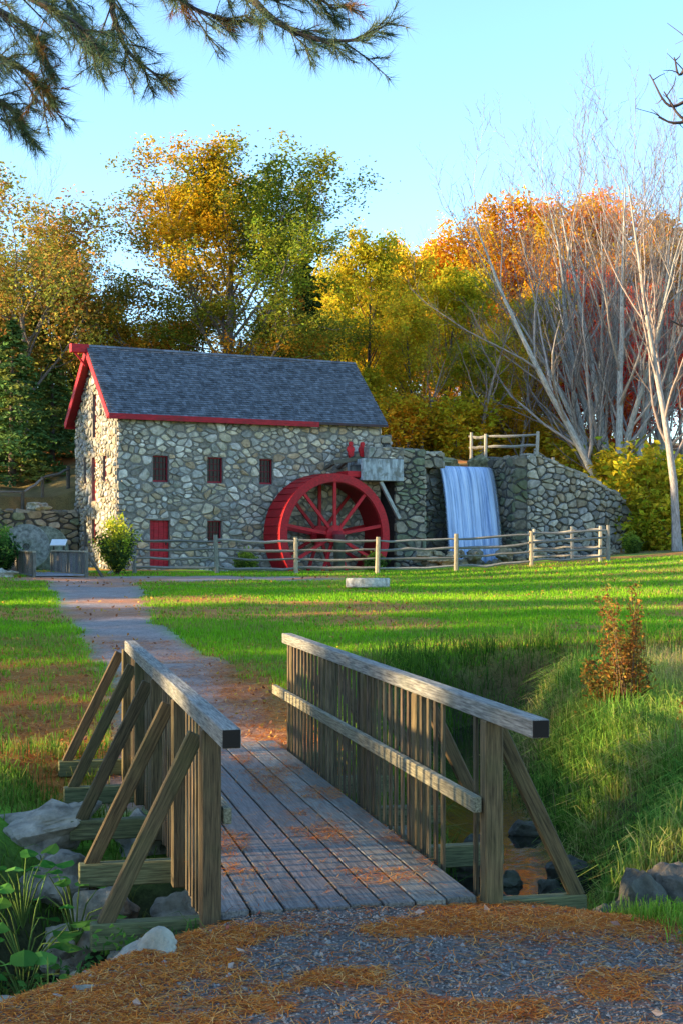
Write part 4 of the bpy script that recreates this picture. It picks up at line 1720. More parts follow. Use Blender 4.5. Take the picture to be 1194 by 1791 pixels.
protos = {}
BK = (.16, .14, .12)
LB = (.36, .36, .33)
protos['oak'] = tree_proto('oak_tree', 21, dict(CFG_BROAD, kids=[20, 10, 6], ratio=[.60, .46, .46], start=[.14, .2, .2]), 20, .42, BK, 52, .118, .40, None, oak_pal)
protos['olive'] = tree_proto('olive_tree', 22, dict(CFG_BROAD, bare=.12), 17, .3, BK, 30, .115, .45, OLV)
protos['russet'] = tree_proto('russet_oak', 34, dict(CFG_BROAD, start=[.1, .25, .2]), 15, .25, BK, 32, .125, .5, [(.56, .27, .03), (.46, .32, .03), (.36, .32, .03), (.62, .32, .03), (.28, .28, .03)])
protos['yg1'] = tree_proto('maple_tree', 23, CFG_SLIM, 18, .22, (.10, .10, .09), 20, .17, .45, YG)
protos['yg2'] = tree_proto('maple_tree', 24, dict(CFG_SLIM, start=[.35, .25, .2]), 18, .24, (.09, .09, .08), 18, .17, .45, YG)
protos['yel'] = tree_proto('beech_tree', 25, CFG_BROAD, 16, .25, BK, 24, .15, .5, YEL)
protos['org1'] = tree_proto('sugar_maple', 26, CFG_BROAD, 19, .3, BK, 34, .15, .5, ORG)
protos['org2'] = tree_proto('sugar_maple', 27, CFG_BROAD, 18, .3, BK, 34, .15, .5, ORG + YEL[:2])
protos['red'] = tree_proto('red_maple', 28, dict(CFG_SLIM, start=[.2, .25, .2]), 15, .2, (.2, .18, .16), 16, .17, .45, REDL)
protos['bare1'] = tree_proto('bare_tree', 29, CFG_BARE, 22, .28, LB, 0, 0, 0, None, stems=5, fan=(-.46, -.26, -.06, .08, .2))
protos['bare2'] = tree_proto('bare_tree', 30, CFG_BARE, 22, .28, LB, 0, 0, 0, None, stems=3, lean=-.12, fan=(-.24, -.08, .14))
protos['bare3'] = tree_proto('bare_tree', 31, dict(CFG_BARE, kids=[15, 8, 5]), 20, .24, (.30, .27, .24), 0, 0, 0, None)
protos['ushrub'] = tree_proto('golden_shrub', 33, dict(CFG_BROAD, levels=2, kids=[12, 8], start=[.05, .1], ang=[1.0, .9], ratio=[.8, .5], trunk=.7), 4.2, .06, BK, 34, .13, .32, YEL + YG[:2])
protos['shrub'] = tree_proto('shrub', 32, dict(CFG_BROAD, levels=2, kids=[12, 8], start=[.05, .1], ang=[1.0, .9], ratio=[.8, .5], trunk=.7), 3.4, .06, BK, 30, .12, .28, YG + [(.30, .38, .03)])


def conifer_proto(name, seed, H, base_r, pal, droop=-.25, dens=1.0, low=.06, ls=.2):
    r = np.random.default_rng(seed)
    root = bpy.data.objects.new(name, None)
    COL.objects.link(root)
    mb, ml = MB(), MB()
    zs = np.linspace(-.4, H, 10)
    tube(mb, [(0, 0, z) for z in zs], .02 + .016 * H * (1 - np.clip(zs, 0, H) / H), 7, (.12, .09, .07))
    nb = int(H * 9 * dens)
    for k in range(nb):
        f = low + (1 - low) * ((k + r.random()) / nb)
        z = H * f
        L = base_r * ((1 - f) ** .85) * r.uniform(.65, 1.15) + .25
        a = k * 2.4 + r.normal(0, .3)
        d = np.array([math.cos(a), math.sin(a), 0])
        t = np.linspace(0, 1, 5)
        pts = np.array([0, 0, z]) + d * (L * t)[:, None] + np.array([0, 0, 1]) * (L * (.12 * t + droop * t * t))[:, None]
        tube(mb, pts, .01 + .012 * L * (1 - t), 3, (.11, .09, .07))
        m = int(24 + 34 * L)
        s_ = r.uniform(.12, 1.02, m) ** .8
        side = np.cross(d, [0, 0, 1.])
        C = np.array([0, 0, z]) + d * (L * s_)[:, None] + np.array([0, 0, 1]) * (L * (.12 * s_ + droop * s_ * s_) - np.abs(r.normal(0, .14, m)))[:, None] + side * (r.normal(0, 1, m) * (.06 + .2 * L * (1 - .5 * s_)))[:, None]
        col = np.asarray(pal[r.integers(len(pal))]) * r.uniform(.6, 1.4, (m, 1))
        leaves(ml, C, np.full(m, ls), np.clip(col, .004, 1), r)
    o = mb.build('trunk', M['bark'], None, True)
    o.parent = root
    o = ml.build('crown', M['needle'])
    o.parent = root
    return root


HEM = [(.035, .085, .03), (.05, .10, .035), (.03, .07, .03), (.07, .12, .03)]
protos['hem1'] = conifer_proto('hemlock_tree', 40, 13, 3.0, [(.10, .19, .05), (.13, .22, .06), (.09, .16, .05), (.20, .23, .05)], -.45, .75, .05, .17)
protos['hem2'] = conifer_proto('spruce_tree', 41, 16, 3.0, [(.06, .10, .03), (.08, .12, .03), (.05, .08, .03)], -.18)
protos['pinew'] = conifer_proto('windbreak_pine', 42, 15, 3.4, HEM, -.1, .5, .03, .34)

used = set()


def plant(kind, X, d, Ytop, label, group=None, rz=0., Hs=None, widen=1.0, x=None, zoff=0.):
    root = protos[kind]
    if x is None:
        x = px(X, d)
    z = hz(x, d) + zoff
    zt = pz(Ytop, d) if Ytop is not None else z + Hs
    H0 = protoH[kind]
    s_ = (zt - z) / H0
    sc = (s_ * widen, s_ * widen, s_)
    if kind not in used:
        used.add(kind)
        o = root
        o.location = (x, d, z)
        o.rotation_euler = (0, 0, rz)
        o.scale = sc
        for c in o.children:
            c.matrix_parent_inverse = Matrix()
    else:
        o = copy_tree(root, (x, d, z), rz, sc)
    o['label'] = label
    o['category'] = 'shrub' if 'shrub' in kind else 'tree'
    if group:
        o['group'] = group
    elif 'group' in o:
        del o['group']
    return o


protoH = {}
for k, rt in protos.items():
    mx_ = 0
    for c in rt.children:
        n = len(c.data.vertices)
        a = np.empty(n * 3, np.float32)
        c.data.vertices.foreach_get('co', a)
        mx_ = max(mx_, np.percentile(a[2::3], 99.9))
    protoH[k] = mx_

plant('oak', 385, 76.5, 250, 'huge oak turning yellow and orange behind the mill roof', rz=0, widen=1.22)
plant('hem2', 530, 87, 440, 'dark green spruce beside the big oak behind the roof ridge', widen=1.25)
LG = 'olive brown trees left of the mill'
for X, d, Y, rz, w in ((50, 72, 300, .3, 1.15), (-60, 76, 330, 2, 1.1), (140, 80, 400, 3.4, 1.0), (95, 82, 430, 5, 1.1), (-10, 84, 370, 1, 1.2)):
    plant('olive', X, d, Y, 'olive brown half-bare tree in the wood left of the mill', LG, rz, widen=w)
for X, d, Y, rz in ((265, 82, 535, .5), (420, 80, 500, 2.5), (200, 84, 560, 4), (490, 82, 520, 1.2), (345, 86, 520, 5)):
    plant('russet', X, d, Y, 'low russet oak behind the mill roof', 'low trees behind the roof', rz, widen=1.3)
for X, d, Y, rz in ((22, 70, 560, 0), (92, 74, 600, 2), (-45, 73, 540, 4), (135, 82, 610, 1), (60, 78, 540, 3), (5, 82, 520, 5), (112, 86, 560, .7)):
    plant('hem1', X, d, Y, 'dark drooping hemlock left of the mill gable', 'hemlocks left of the mill', rz, widen=1.5)
GG = 'yellow-green trees behind the dam'
YGL = {1: 'yellow-green tree with a dark forked trunk just left of the waterfall', 0: 'tallest yellow-green tree beside the dark spruce', 5: 'low yellow-green tree right behind the three-rail fence', 10: 'short yellow-green tree at the rear corner of the mill roof'}
OGL = {2: 'brightest orange maple crown behind the leaning bare trees', 0: 'yellow-orange maple on the hill straight above the waterfall'}
for i, (X, d, Y, w) in enumerate(((640, 88, 405, .9), (728, 84, 520, 1.0), (600, 92, 445, .9), (690, 96, 425, .9), (770, 92, 470, 1.0), (845, 85, 590, 1.0), (890, 87, 560, 1.0), (560, 96, 470, .9), (800, 98, 470, 1.0), (930, 92, 520, 1.0), (665, 82, 640, 1.0), (985, 98, 500, 1.0))):
    plant('yg1' if i % 2 else 'yg2', X, d, Y, YGL.get(i, 'slender yellow-green tree in the wood behind the dam'), GG, i * 1.7, widen=w)
for i, (X, d, Y) in enumerate(((620, 108, 520), (705, 104, 500), (780, 106, 560), (850, 101, 600), (920, 99, 600), (575, 104, 540), (740, 120, 470), (660, 122, 480), (690, 90, 690), (800, 88, 680), (760, 84, 705), (900, 84, 690), (950, 88, 660), (610, 92, 640))):
    plant('yel', X, d, Y, 'golden yellow tree deep in the wood behind the dam', 'golden trees behind the dam', i * 2.1, widen=1.1)
OG = 'orange maples on the hill'
for i, (X, d, Y, w) in enumerate(((790, 114, 395, 1.1), (865, 110, 365, 1.1), (940, 112, 345, 1.1), (1035, 112, 340, 1.05), (1150, 114, 355, 1.1), (740, 124, 420, 1.0), (1100, 120, 400, 1.1), (900, 125, 390, 1.1), (1000, 105, 420, 1.0), (1220, 112, 360, 1.1), (1290, 108, 380, 1.2))):
    plant('org1' if i % 2 else 'org2', X, d, Y, OGL.get(i, 'glowing orange maple on the hill behind the dam'), OG, i * 1.3, widen=w)
for i, (X, d, Y, w) in enumerate(((1060, 90, 465, .95), (1105, 95, 500, 1.0), (1000, 86, 650, 1.15), (1140, 88, 560, 1.0), (960, 90, 640, 1.1), (1190, 92, 520, 1.0), (1080, 84, 690, 1.2))):
    plant('red', X, d, Y, 'crimson maple behind the bare grey trees', 'crimson maples behind the bare trees', i * 2.2, widen=w)
plant('bare1', 1092, 78, 70, 'tall bare multi-stemmed grey tree right of the wing wall', rz=.1, widen=1.1)
plant('bare2', 1010, 79, 225, 'bare grey tree leaning left above the wing wall', rz=0.2, widen=1.2, x=px(1060, 79))
plant('bare3', 1184, 69, 85, 'bare grey tree at the right end of the wing wall', rz=1.2, widen=.9)
for i, (X, d, Y) in enumerate(((1150, 82, 130), (1230, 78, 110), (1120, 88, 120), (1050, 84, 170))):
    plant('bare2' if i == 0 else ('bare1' if i > 2 else 'bare3'), X, d, Y, 'bare grey-brown tree behind the front clump on the right', 'bare trees right of the dam', 2 + i, widen=.8)
for i, (X, d, Y, w, lb) in enumerate(((838, 80, 480, 1.5, 'bare grey tree with spreading twigs straight behind the waterfall'), (735, 81, 560, 1.3, 'bare dark tree between the flume and the waterfall'), (905, 82, 520, 1.3, 'bare grey tree behind the three-rail fence'))):
    plant('bare3', X, d, Y, lb, None, 3 + i, widen=w)
for i, (X, d, Y) in enumerate(((640, 106, 372), (700, 110, 395), (30, 92, 235), (110, 96, 270), (590, 112, 420))):
    plant('bare3', X, d, Y, 'thin bare tree standing among the coloured crowns', 'bare trees among the crowns', 1 + i * 1.9, widen=.75)
for i, (X, d, Y) in enumerate(((1035, 80, 770), (1075, 79, 765), (1110, 78, 775), (1150, 75, 770), (1185, 74, 775), (1010, 82, 755), (1155, 72, 835), (1182, 71, 860), (1215, 72, 800))):
    plant('shrub', X, d, Y, 'bright yellow-green shrub under the bare trees', 'bright shrubs under the bare trees', i * 1.1, widen=1.1)

ur = np.random.default_rng(8)
for i in range(22):
    d = ur.uniform(79, 98)
    plant('ushrub', 560 + i * 20 + ur.uniform(-8, 8), d, None, 'golden understory shrub between the trunks behind the dam', 'golden understory behind the dam', i * 1.3, ur.uniform(2.6, 5.0), 1.35)

# windbreak outside the frame on the left: it shades the lawn from the low sun
wb_r = np.random.default_rng(3)
for i, (x, y, H) in enumerate(WINDBREAK):
    plant('pinew', None, y, None, 'dense pine of the shelter belt left of the lawn', 'shelter belt pines left of the lawn', i * 1.9, H, 1.15, x=x)

# ------------------------------------------------------------------ shrubs by the mill
def conebush(name, label, loc, H, rad, pal, pal2, seed):
    r = np.random.default_rng(seed)
    t = thing(name, label, 'shrub', loc)
    mb, ml = MB(), MB()
    L0 = np.array(loc)
    for k in range(90):
        a = r.uniform(0, 6.28)
        f = r.random()
        tilt = r.uniform(.1, 1.0)
        L = H * (.45 + .55 * r.random()) * (1 - .3 * tilt)
        d = nrm([math.cos(a) * tilt * rad / H * 1.5, math.sin(a) * tilt * rad / H * 1.5, 1])
        s_ = np.linspace(0, 1, 5)
        pts = L0 + np.array([0, 0, -.05]) + d * (L * s_)[:, None] + np.array([0, 0, -.12]) * (L * tilt * s_ ** 2)[:, None]
        tube(mb, pts, .022 * (1.1 - s_), 3, (.10, .07, .05))
        m = 90
        u = r.uniform(.3, 1.03, m)
        C = L0 + d * (L * u)[:, None] + np.array([0, 0, -.12]) * (L * tilt * u ** 2)[:, None] + r.normal(0, .10, (m, 3))
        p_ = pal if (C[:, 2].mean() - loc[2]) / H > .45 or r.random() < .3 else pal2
        leaves(ml, C, np.full(m, .06), np.clip(np.asarray(p_[r.integers(len(p_))]) * r.uniform(.6, 1.4, (m, 1)), .003, 1), r)
    mb.build('stems', M['bark'], t)
    ml.build('foliage', M['leaf'], t)
    return t


x, d = px(205, 52.5), 52.5
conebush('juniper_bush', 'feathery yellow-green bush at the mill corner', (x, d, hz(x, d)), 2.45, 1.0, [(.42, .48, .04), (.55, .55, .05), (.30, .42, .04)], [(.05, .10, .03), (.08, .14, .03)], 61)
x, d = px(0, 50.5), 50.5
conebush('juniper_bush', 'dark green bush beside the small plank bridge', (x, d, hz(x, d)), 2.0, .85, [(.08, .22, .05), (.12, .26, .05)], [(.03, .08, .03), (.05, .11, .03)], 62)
for k, (X, d, H) in enumerate(((655, 58.5, .7), (430, 58.8, 1.1), (1105, 68, 1.0), (930, 66, .8))):
    x = px(X, d)
    conebush('weed_clump', 'low leafy weeds at the foot of the stone walls', (x, d, max(hz(x, d), .3)), H, .5, [(.16, .26, .03), (.22, .3, .04)], [(.08, .14, .03)], 65 + k)['group'] = 'weeds at the wall foot'

# ------------------------------------------------------------------ pine boughs overhead
pine = thing('white_pine', 'white pine reaching its needled boughs over the footbridge', 'tree', (-4.7, 9.2, hz(-4.7, 9.2)))
mb = MB()
zs = np.linspace(-.6, 11, 9)
tube(mb, [(-4.7 + .05 * math.sin(z), 9.2, z) for z in zs], .30 - .018 * zs, 10, (.14, .11, .09))
mb.build('trunk', M['bark'], pine, True)
pr = np.random.default_rng(77)


def pp(X, Y, d):
    return np.array([px(X, d), d, pz(Y, d)])


LIMBS = [
    [(-4.7, 9.2, 7.6), pp(120, -190, 9.0), pp(330, -110, 8.8), pp(430, -15, 8.7), pp(480, 35, 8.6), pp(540, 65, 8.6), pp(600, 72, 8.5), pp(650, 62, 8.5)],
    [(-4.7, 9.2, 6.9), pp(60, -130, 9.3), pp(180, -40, 9.2), pp(200, 30, 9.2), pp(225, 90, 9.1), pp(285, 140, 9.1)],
    [(-4.7, 9.2, 7.2), pp(100, -150, 8.8), pp(260, -60, 8.8), pp(330, 10, 8.7), pp(420, 40, 8.7)],
    [(-4.7, 9.2, 6.2), pp(-120, -40, 9.4), pp(0, 20, 9.5), pp(50, 50, 9.5), pp(85, 115, 9.5)],
    [(-4.7, 9.2, 5.8), pp(-120, 40, 9.2), pp(-20, 90, 9.2), pp(45, 125, 9.2), pp(90, 170, 9.2)],
    [(-4.7, 9.2, 6.4), pp(-100, -60, 8.7), pp(40, -10, 8.6), pp(130, 40, 8.6), pp(180, 90, 8.6)],
    [(-4.7, 9.2, 5.4), pp(-150, 110, 9.6), pp(-40, 160, 9.6), pp(15, 185, 9.6), pp(35, 215, 9.6)],
    [(-4.7, 9.2, 7.0), pp(-60, -160, 9.8), pp(60, -80, 9.8), pp(120, 0, 9.8), pp(150, 60, 9.8)],
    [(-4.7, 9.2, 7.4), pp(160, -160, 9.0), pp(420, -90, 8.9), pp(520, -30, 8.8), pp(590, 20, 8.8)],
]


def needles(ml, tip, d, n, L, col):
    a = pr.normal(0, 1, (n, 3))
    dirs = d * .95 + a * .62
    dirs /= np.linalg.norm(dirs, axis=1)[:, None]
    base = tip - d * pr.uniform(0, .07, (n, 1))
    end = base + dirs * (L * pr.uniform(.65, 1.1, (n, 1)))
    side = np.cross(dirs, pr.normal(0, 1, (n, 3)))
    side /= np.linalg.norm(side, axis=1)[:, None] + 1e-9
    w = .0017
    V = np.stack([base - side * w, base + side * w, end], 1).reshape(-1, 3)
    c = np.repeat(np.asarray(col) * pr.uniform(.6, 1.4, (n, 1)), 3, 0)
    ml.add(V, None, np.arange(3 * n).reshape(-1, 3), c)


PN = [(.08, .13, .07), (.10, .15, .07), (.07, .11, .07), (.13, .16, .07)]
for li, lm_ in enumerate(LIMBS):
    mw, ml = MB(), MB()
    c = catmull(lm_, 8)
    n = len(c)
    s_ = np.linspace(0, 1, n)
    tube(mw, c, .032 * (1 - s_) ** .8 + .005, 5, (.085, .065, .055))
    tg_ = np.gradient(c, axis=0)
    tg_ /= np.linalg.norm(tg_, axis=1)[:, None]
    nt_ = 26
    for k in range(nt_):
        f = .32 + .68 * (k + pr.random()) / nt_
        i = min(int(f * (n - 1)), n - 2)
        p0, d0 = c[i], tg_[i]
        sd = nrm(np.cross(d0, [0, 0, 1.])) * (1 if k % 2 else -1)
        d1 = nrm(d0 * pr.uniform(.5, 1.0) + sd * pr.uniform(.3, .9) + np.array([0, 0, pr.normal(-.15, .35)]))
        L = pr.uniform(.2, .52) * (1.15 - .5 * f)
        q = p0 + d1 * L * .5 + pr.normal(0, .02, 3)
        e = q + nrm(d1 + np.array([0, 0, -.1]) + pr.normal(0, .15, 3)) * L * .5
        tube(mw, [p0, q, e], [.007, .005, .003], 3, (.09, .065, .055))
        brown = pr.random() < .10
        for (tp, dd) in ((e, nrm(e - q)), (q, nrm(q - p0)), ((q + e) / 2, nrm(e - q))):
            needles(ml, tp, dd, 26, .12, (.22, .10, .03) if brown else PN[pr.integers(4)])
        for j in range(2):                            # side shoots
            d2 = nrm(d1 + pr.normal(0, .55, 3))
            e2 = q + d2 * L * pr.uniform(.3, .5)
            tube(mw, [q, e2], [.004, .002], 3, (.09, .065, .055))
            needles(ml, e2, d2, 28, .12, (.22, .10, .03) if brown else PN[pr.integers(4)])
    needles(ml, c[-1], tg_[-1], 50, .11, PN[0])
    b_ = mw.build('bough', M['bark'], pine)
    ml.build('needles', M['needle'], b_, kind='stuff')

# bare tree off to the right, its drooping twigs enter the frame
bt = thing('bare_sapling', 'dark bare tree dangling curved twigs at the right edge', 'tree', (4.9, 13.2, hz(4.9, 13.2)))
mb = MB()
tube(mb, [(4.9, 13.2, -.3), (4.92, 13.2, 2), (5.0, 13.25, 4), (5.05, 13.2, 6.5), (5.1, 13.2, 8)], [.15, .12, .1, .07, .03], 8, (.10, .08, .07))
mb.build('trunk', M['bark'], bt, True)
for a, b, c_, e in (((1290, 60), (1230, 60), (1190, 130), (1178, 100)), ((1290, 150), (1220, 165), (1170, 185), (1135, 130)), ((1300, 180), (1230, 205), (1180, 215), (1150, 205)), ((1290, 240), (1230, 222), (1190, 205), (1160, 160)), ((1300, 560), (1240, 545), (1200, 570), (1170, 560))):
    mb = MB()
    pts = catmull([(5.02, 13.2, pz(a[1], 13)), pp(*a, 13), pp(*b, 13), pp(*c_, 13), pp(*e, 13)], 6)
    tube(mb, pts, np.linspace(.035, .006, len(pts)), 4, (.07, .05, .045))
    for k in range(5):
        i = len(pts) - 2 - k * 3
        q = pts[i]
        e2 = q + np.array([pr.normal(-.1, .1), pr.normal(0, .1), pr.uniform(-.1, .25)])
        tube(mb, [q, (q + e2) / 2 + pr.normal(0, .01, 3), e2], [.007, .005, .003], 3, (.07, .05, .045))
    mb.build('limb', M['bark'], bt)

# ------------------------------------------------------------------ grass
def blades(mb, x, y, h, w, col, r, segs=1, bend=.35):
    n = len(x)
    z = height(x, y)
    a = r.uniform(0, 6.283, n)
    dx, dy = np.cos(a), np.sin(a)
    b = np.clip(r.normal(0, bend, n), -1.1, 1.1) * h
    ba = r.uniform(0, 6.283, n)
    bx, by = np.cos(ba) * b, np.sin(ba) * b
    base = np.stack([x, y, z - .01], 1)
    side = np.stack([dx, dy, np.zeros(n)], 1) * (w / 2)[:, None]
    if segs == 1:
        tip = base + np.stack([bx, by, h], 1)
        V = np.stack([base - side, base + side, tip], 1).reshape(-1, 3)
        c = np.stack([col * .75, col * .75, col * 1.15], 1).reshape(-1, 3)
        mb.add(V, None, np.arange(3 * n).reshape(-1, 3), c)
    else:
        m1 = base + np.stack([bx * .25, by * .25, h * .5], 1)
        m2 = base + np.stack([bx * .75, by * .75, h * (.9 - .25 * np.abs(b / h))], 1)
        tip = base + np.stack([bx * 1.5, by * 1.5, h * (1.0 - .75 * np.minimum(np.abs(b / h), 1.0))], 1)
        V = np.stack([base - side, base + side, m1 - side * .9, m1 + side * .9, m2 - side * .6, m2 + side * .6, tip], 1).reshape(-1, 3)
        i = np.arange(n)[:, None] * 7
        q = np.concatenate([i + np.array([[0, 1, 3, 2]]), i + np.array([[2, 3, 5, 4]])])
        t = i + np.array([[4, 5, 6]])
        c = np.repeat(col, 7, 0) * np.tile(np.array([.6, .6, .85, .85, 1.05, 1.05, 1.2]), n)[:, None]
        mb.add(V, q, t, c)


gr = np.random.default_rng(99)
# lawn: density falls with distance from the bridge
N_ = 420000
yy = 12.0 * (58 / 12.0) ** gr.random(N_)
xx = gr.uniform(-.30, .30, N_) * yy
keep = (path_mask(xx, yy) < .35 + gr.random(N_) * .3) & (creek_d(xx, yy) > 1.15)
dx_, dy_ = xx - MC[0], yy - MC[1]
o_m = dx_ * MN[0] + dy_ * MN[1]
keep &= (o_m > 4.2)
lt = litter_mask(xx, yy)
keep &= gr.random(N_) > lt * 1.0
# keep the bridge clear
ba_ = (xx - BO[0]) * BD[0] + (yy - BO[1]) * BD[1]
bw_ = (xx - BO[0]) * BP[0] + (yy - BO[1]) * BP[1]
keep &= ~((ba_ < 6.9) & (bw_ > -.2) & (bw_ < 1.7))
xx, yy, lt = xx[keep], yy[keep], lt[keep]
n1 = fbm(xx * .6, yy * .6, 90)
col = np.stack([.11 + .17 * n1, .32 + .18 * n1, np.full_like(n1, .018)], 1) * gr.uniform(.6, 1.35, (len(xx), 1))
col = np.where((gr.random(len(xx)) < .10 + .35 * sst(fbm(xx * .35, yy * .5, 95, 3), .45, .7))[:, None], np.array([.34, .28, .08]) * gr.uniform(.6, 1.2, (len(xx), 1)), col)
hh = gr.uniform(.035, .085, len(xx)) * (1 + .5 * vn(xx * .4, yy * .4, 93))
mb = MB()
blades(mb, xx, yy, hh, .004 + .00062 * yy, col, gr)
o = mb.build('lawn_grass', M['grass'], None, False, 'stuff')
o['label'] = 'short green grass of the mill lawn'


def tall_grass(name, label, n, sampler, hrange, wid, pal, bend=.5, tuft=14, sp=.10):
    c = sampler(n)
    xx = np.repeat(c[:, 0], tuft) + gr.normal(0, sp, n * tuft)
    yy = np.repeat(c[:, 1], tuft) + gr.normal(0, sp, n * tuft)
    hh = np.repeat(gr.uniform(*hrange, n), tuft) * gr.uniform(.6, 1.1, n * tuft)
    pl_ = np.asarray(pal)
    kk = np.clip((fbm(c[:, 0] * .9, c[:, 1] * .9, 111) * 1.5 - .25) * len(pl_) + gr.normal(0, .8, n), 0, len(pl_) - 1).astype(int)
    col = np.repeat(pl_[kk], tuft, 0) * gr.uniform(.65, 1.35, (n * tuft, 1))
    mb = MB()
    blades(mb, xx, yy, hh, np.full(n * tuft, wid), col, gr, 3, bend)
    o = mb.build(name, M['grass'], None, False, 'stuff')
    o['label'] = label
    return o


def samp(box, cond):
    def f(n):
        out = np.zeros((0, 2))
        while len(out) < n:
            p = np.stack([gr.uniform(box[0], box[1], n * 2), gr.uniform(box[2], box[3], n * 2)], 1)
            out = np.concatenate([out, p[cond(p[:, 0], p[:, 1])]])
        return out[:n]
    return f


def off_bridge(x, y):
    a = (x - BO[0]) * BD[0] + (y - BO[1]) * BD[1]
    w = (x - BO[0]) * BP[0] + (y - BO[1]) * BP[1]
    return ~((a > .4) & (a < 6.9) & (w > -.15) & (w < 1.75))


GPAL = [(.11, .26, .04), (.15, .31, .045), (.21, .35, .05), (.30, .36, .07), (.40, .36, .11), (.44, .32, .13)]
tall_grass('bank_grass', 'long drooping green grass on the right creek bank', 3600,
           samp((1.7, 6.5, 8.35, 20.5), lambda x, y: (creek_d(x, y) > .62) & (x > 1.45 + .45 * vn(y * .8, y * .1, 5)) & off_bridge(x, y) & (np.hypot((x - 1.78) / 1.3, y - 7.85) > .55)), (.20, .44), .009, GPAL, .75, 14)
tall_grass('far_bank_grass', 'dark overhanging grass along the far creek bank', 1300,
           samp((-.6, 9, 11, 25), lambda x, y: (creek_d(x, y) > .55) & (creek_d(x, y) < 1.6) & off_bridge(x, y)), (.22, .5), .011, [(.06, .13, .02), (.09, .19, .02), (.13, .22, .03), (.2, .17, .06)], .6, 12)
tall_grass('left_bank_grass', 'short weeds and grass on the left creek bank', 420,
           samp((-4.5, -1.4, 7.6, 13), lambda x, y: (creek_d(x, y) > .9) & off_bridge(x, y) & (np.hypot(x + 2.03, y - 9.9) > .5)), (.10, .26), .009, [(.10, .22, .03), (.14, .26, .03), (.2, .22, .05)], .5, 14)
tall_grass('gully_weeds', 'green weeds filling the gully left of the bridge', 420,
           samp((-2.6, -.7, 6.4, 8.6), lambda x, y: (creek_d(x, y) > .25) & (creek_d(x, y) < 1.35) & off_bridge(x, y) & (x < -.75 - .3 * (7.4 - y)) & (np.hypot(x + .95, y - 6.6) > .42)), (.10, .26), .010, [(.06, .14, .03), (.09, .20, .04), (.16, .22, .04), (.10, .10, .03)], .7, 12, .07)
tall_grass('near_grass', 'bright short grass at the lower right path edge', 260,
           samp((1.5, 2.6, 6.4, 7.8), lambda x, y: x + .25 * (y - 7) > 1.62), (.06, .16), .006, [(.14, .30, .03), (.20, .36, .03), (.24, .34, .05)], .5, 16, .06)

# broad leaves at the lower left
for k, (x, y, z, s_) in enumerate(((-1.83, 8.15, -.28, 1.0), (-1.78, 7.9, -.38, 1.0), (-1.92, 8.5, -.12, .9), (-1.62, 8.6, -.25, .7))):
    t = thing('broadleaf_plant', 'leafy green plant with broad leaves on the left creek bank', 'plant', (x, y, z - .3), 'broad-leaved plants left of the bridge')
    r = np.random.default_rng(400 + k)
    ms = MB()
    for j in range(11):
        a = r.uniform(0, 6.28)
        L = r.uniform(.12, .32) * s_
        b0 = np.array([x, y, z - .32])
        e = np.array([x, y, z]) + np.array([math.cos(a) * L, math.sin(a) * L, r.uniform(-.12, .2)])
        tube(ms, [b0, (b0 + e) / 2 + [0, 0, .08], e], [.006, .005, .003], 4, (.12, .2, .04))
        d = nrm([math.cos(a), math.sin(a), r.uniform(-.3, .3)])
        sd = nrm(np.cross(d, [0, 0, 1.]))
        up = np.cross(sd, d)
        w = r.uniform(.05, .09) * s_
        V, n_ = [e], 12
        for q in range(n_):
            aa = 2 * math.pi * q / n_
            rr = w * (1 + .25 * math.cos(aa) + .12 * math.sin(3 * aa + j) + .05 * math.sin(7 * aa))
            V.append(e + d * (w + math.cos(aa) * rr) + sd * math.sin(aa) * rr * .85 + up * (-.25 * rr * abs(math.sin(aa)) + .01))
        V[0] = e + d * w
        mb = MB()
        mb.add(V, None, [[0, q + 1, (q + 1) % n_ + 1] for q in range(n_)], np.array((.09, .27, .05)) * r.uniform(.7, 1.5))
        mb.build('leaf', M['leaf'], t)
    ms.build('stems', M['bark'], t)

# small-leaved undergrowth in the gully
mb = MB()
r = np.random.default_rng(450)
for k in range(150):
    while True:
        x, y = r.uniform(-2.4, -.75), r.uniform(6.5, 8.8)
        if x < -.85 - .35 * (7.3 - y) and math.hypot(x + .95, y - 6.55) > .45:
            break
    z = hz(x, y)
    H = r.uniform(.12, .38)
    m = 46
    C = np.array([x, y, z]) + r.normal(0, 1, (m, 3)) * np.array([.09, .09, 0]) + np.array([0, 0, 1.]) * (H * r.random((m, 1)) ** .7)
    base = np.array([(.10, .22, .04), (.16, .27, .04), (.07, .16, .04), (.22, .26, .05), (.20, .15, .05)])[r.integers(5)]
    leaves(mb, C, np.full(m, .022), base * r.uniform(.6, 1.4, (m, 1)), r)
o = mb.build('undergrowth', M['leaf'], None, False, 'stuff')
o['label'] = 'small-leaved undergrowth between the rocks left of the bridge'

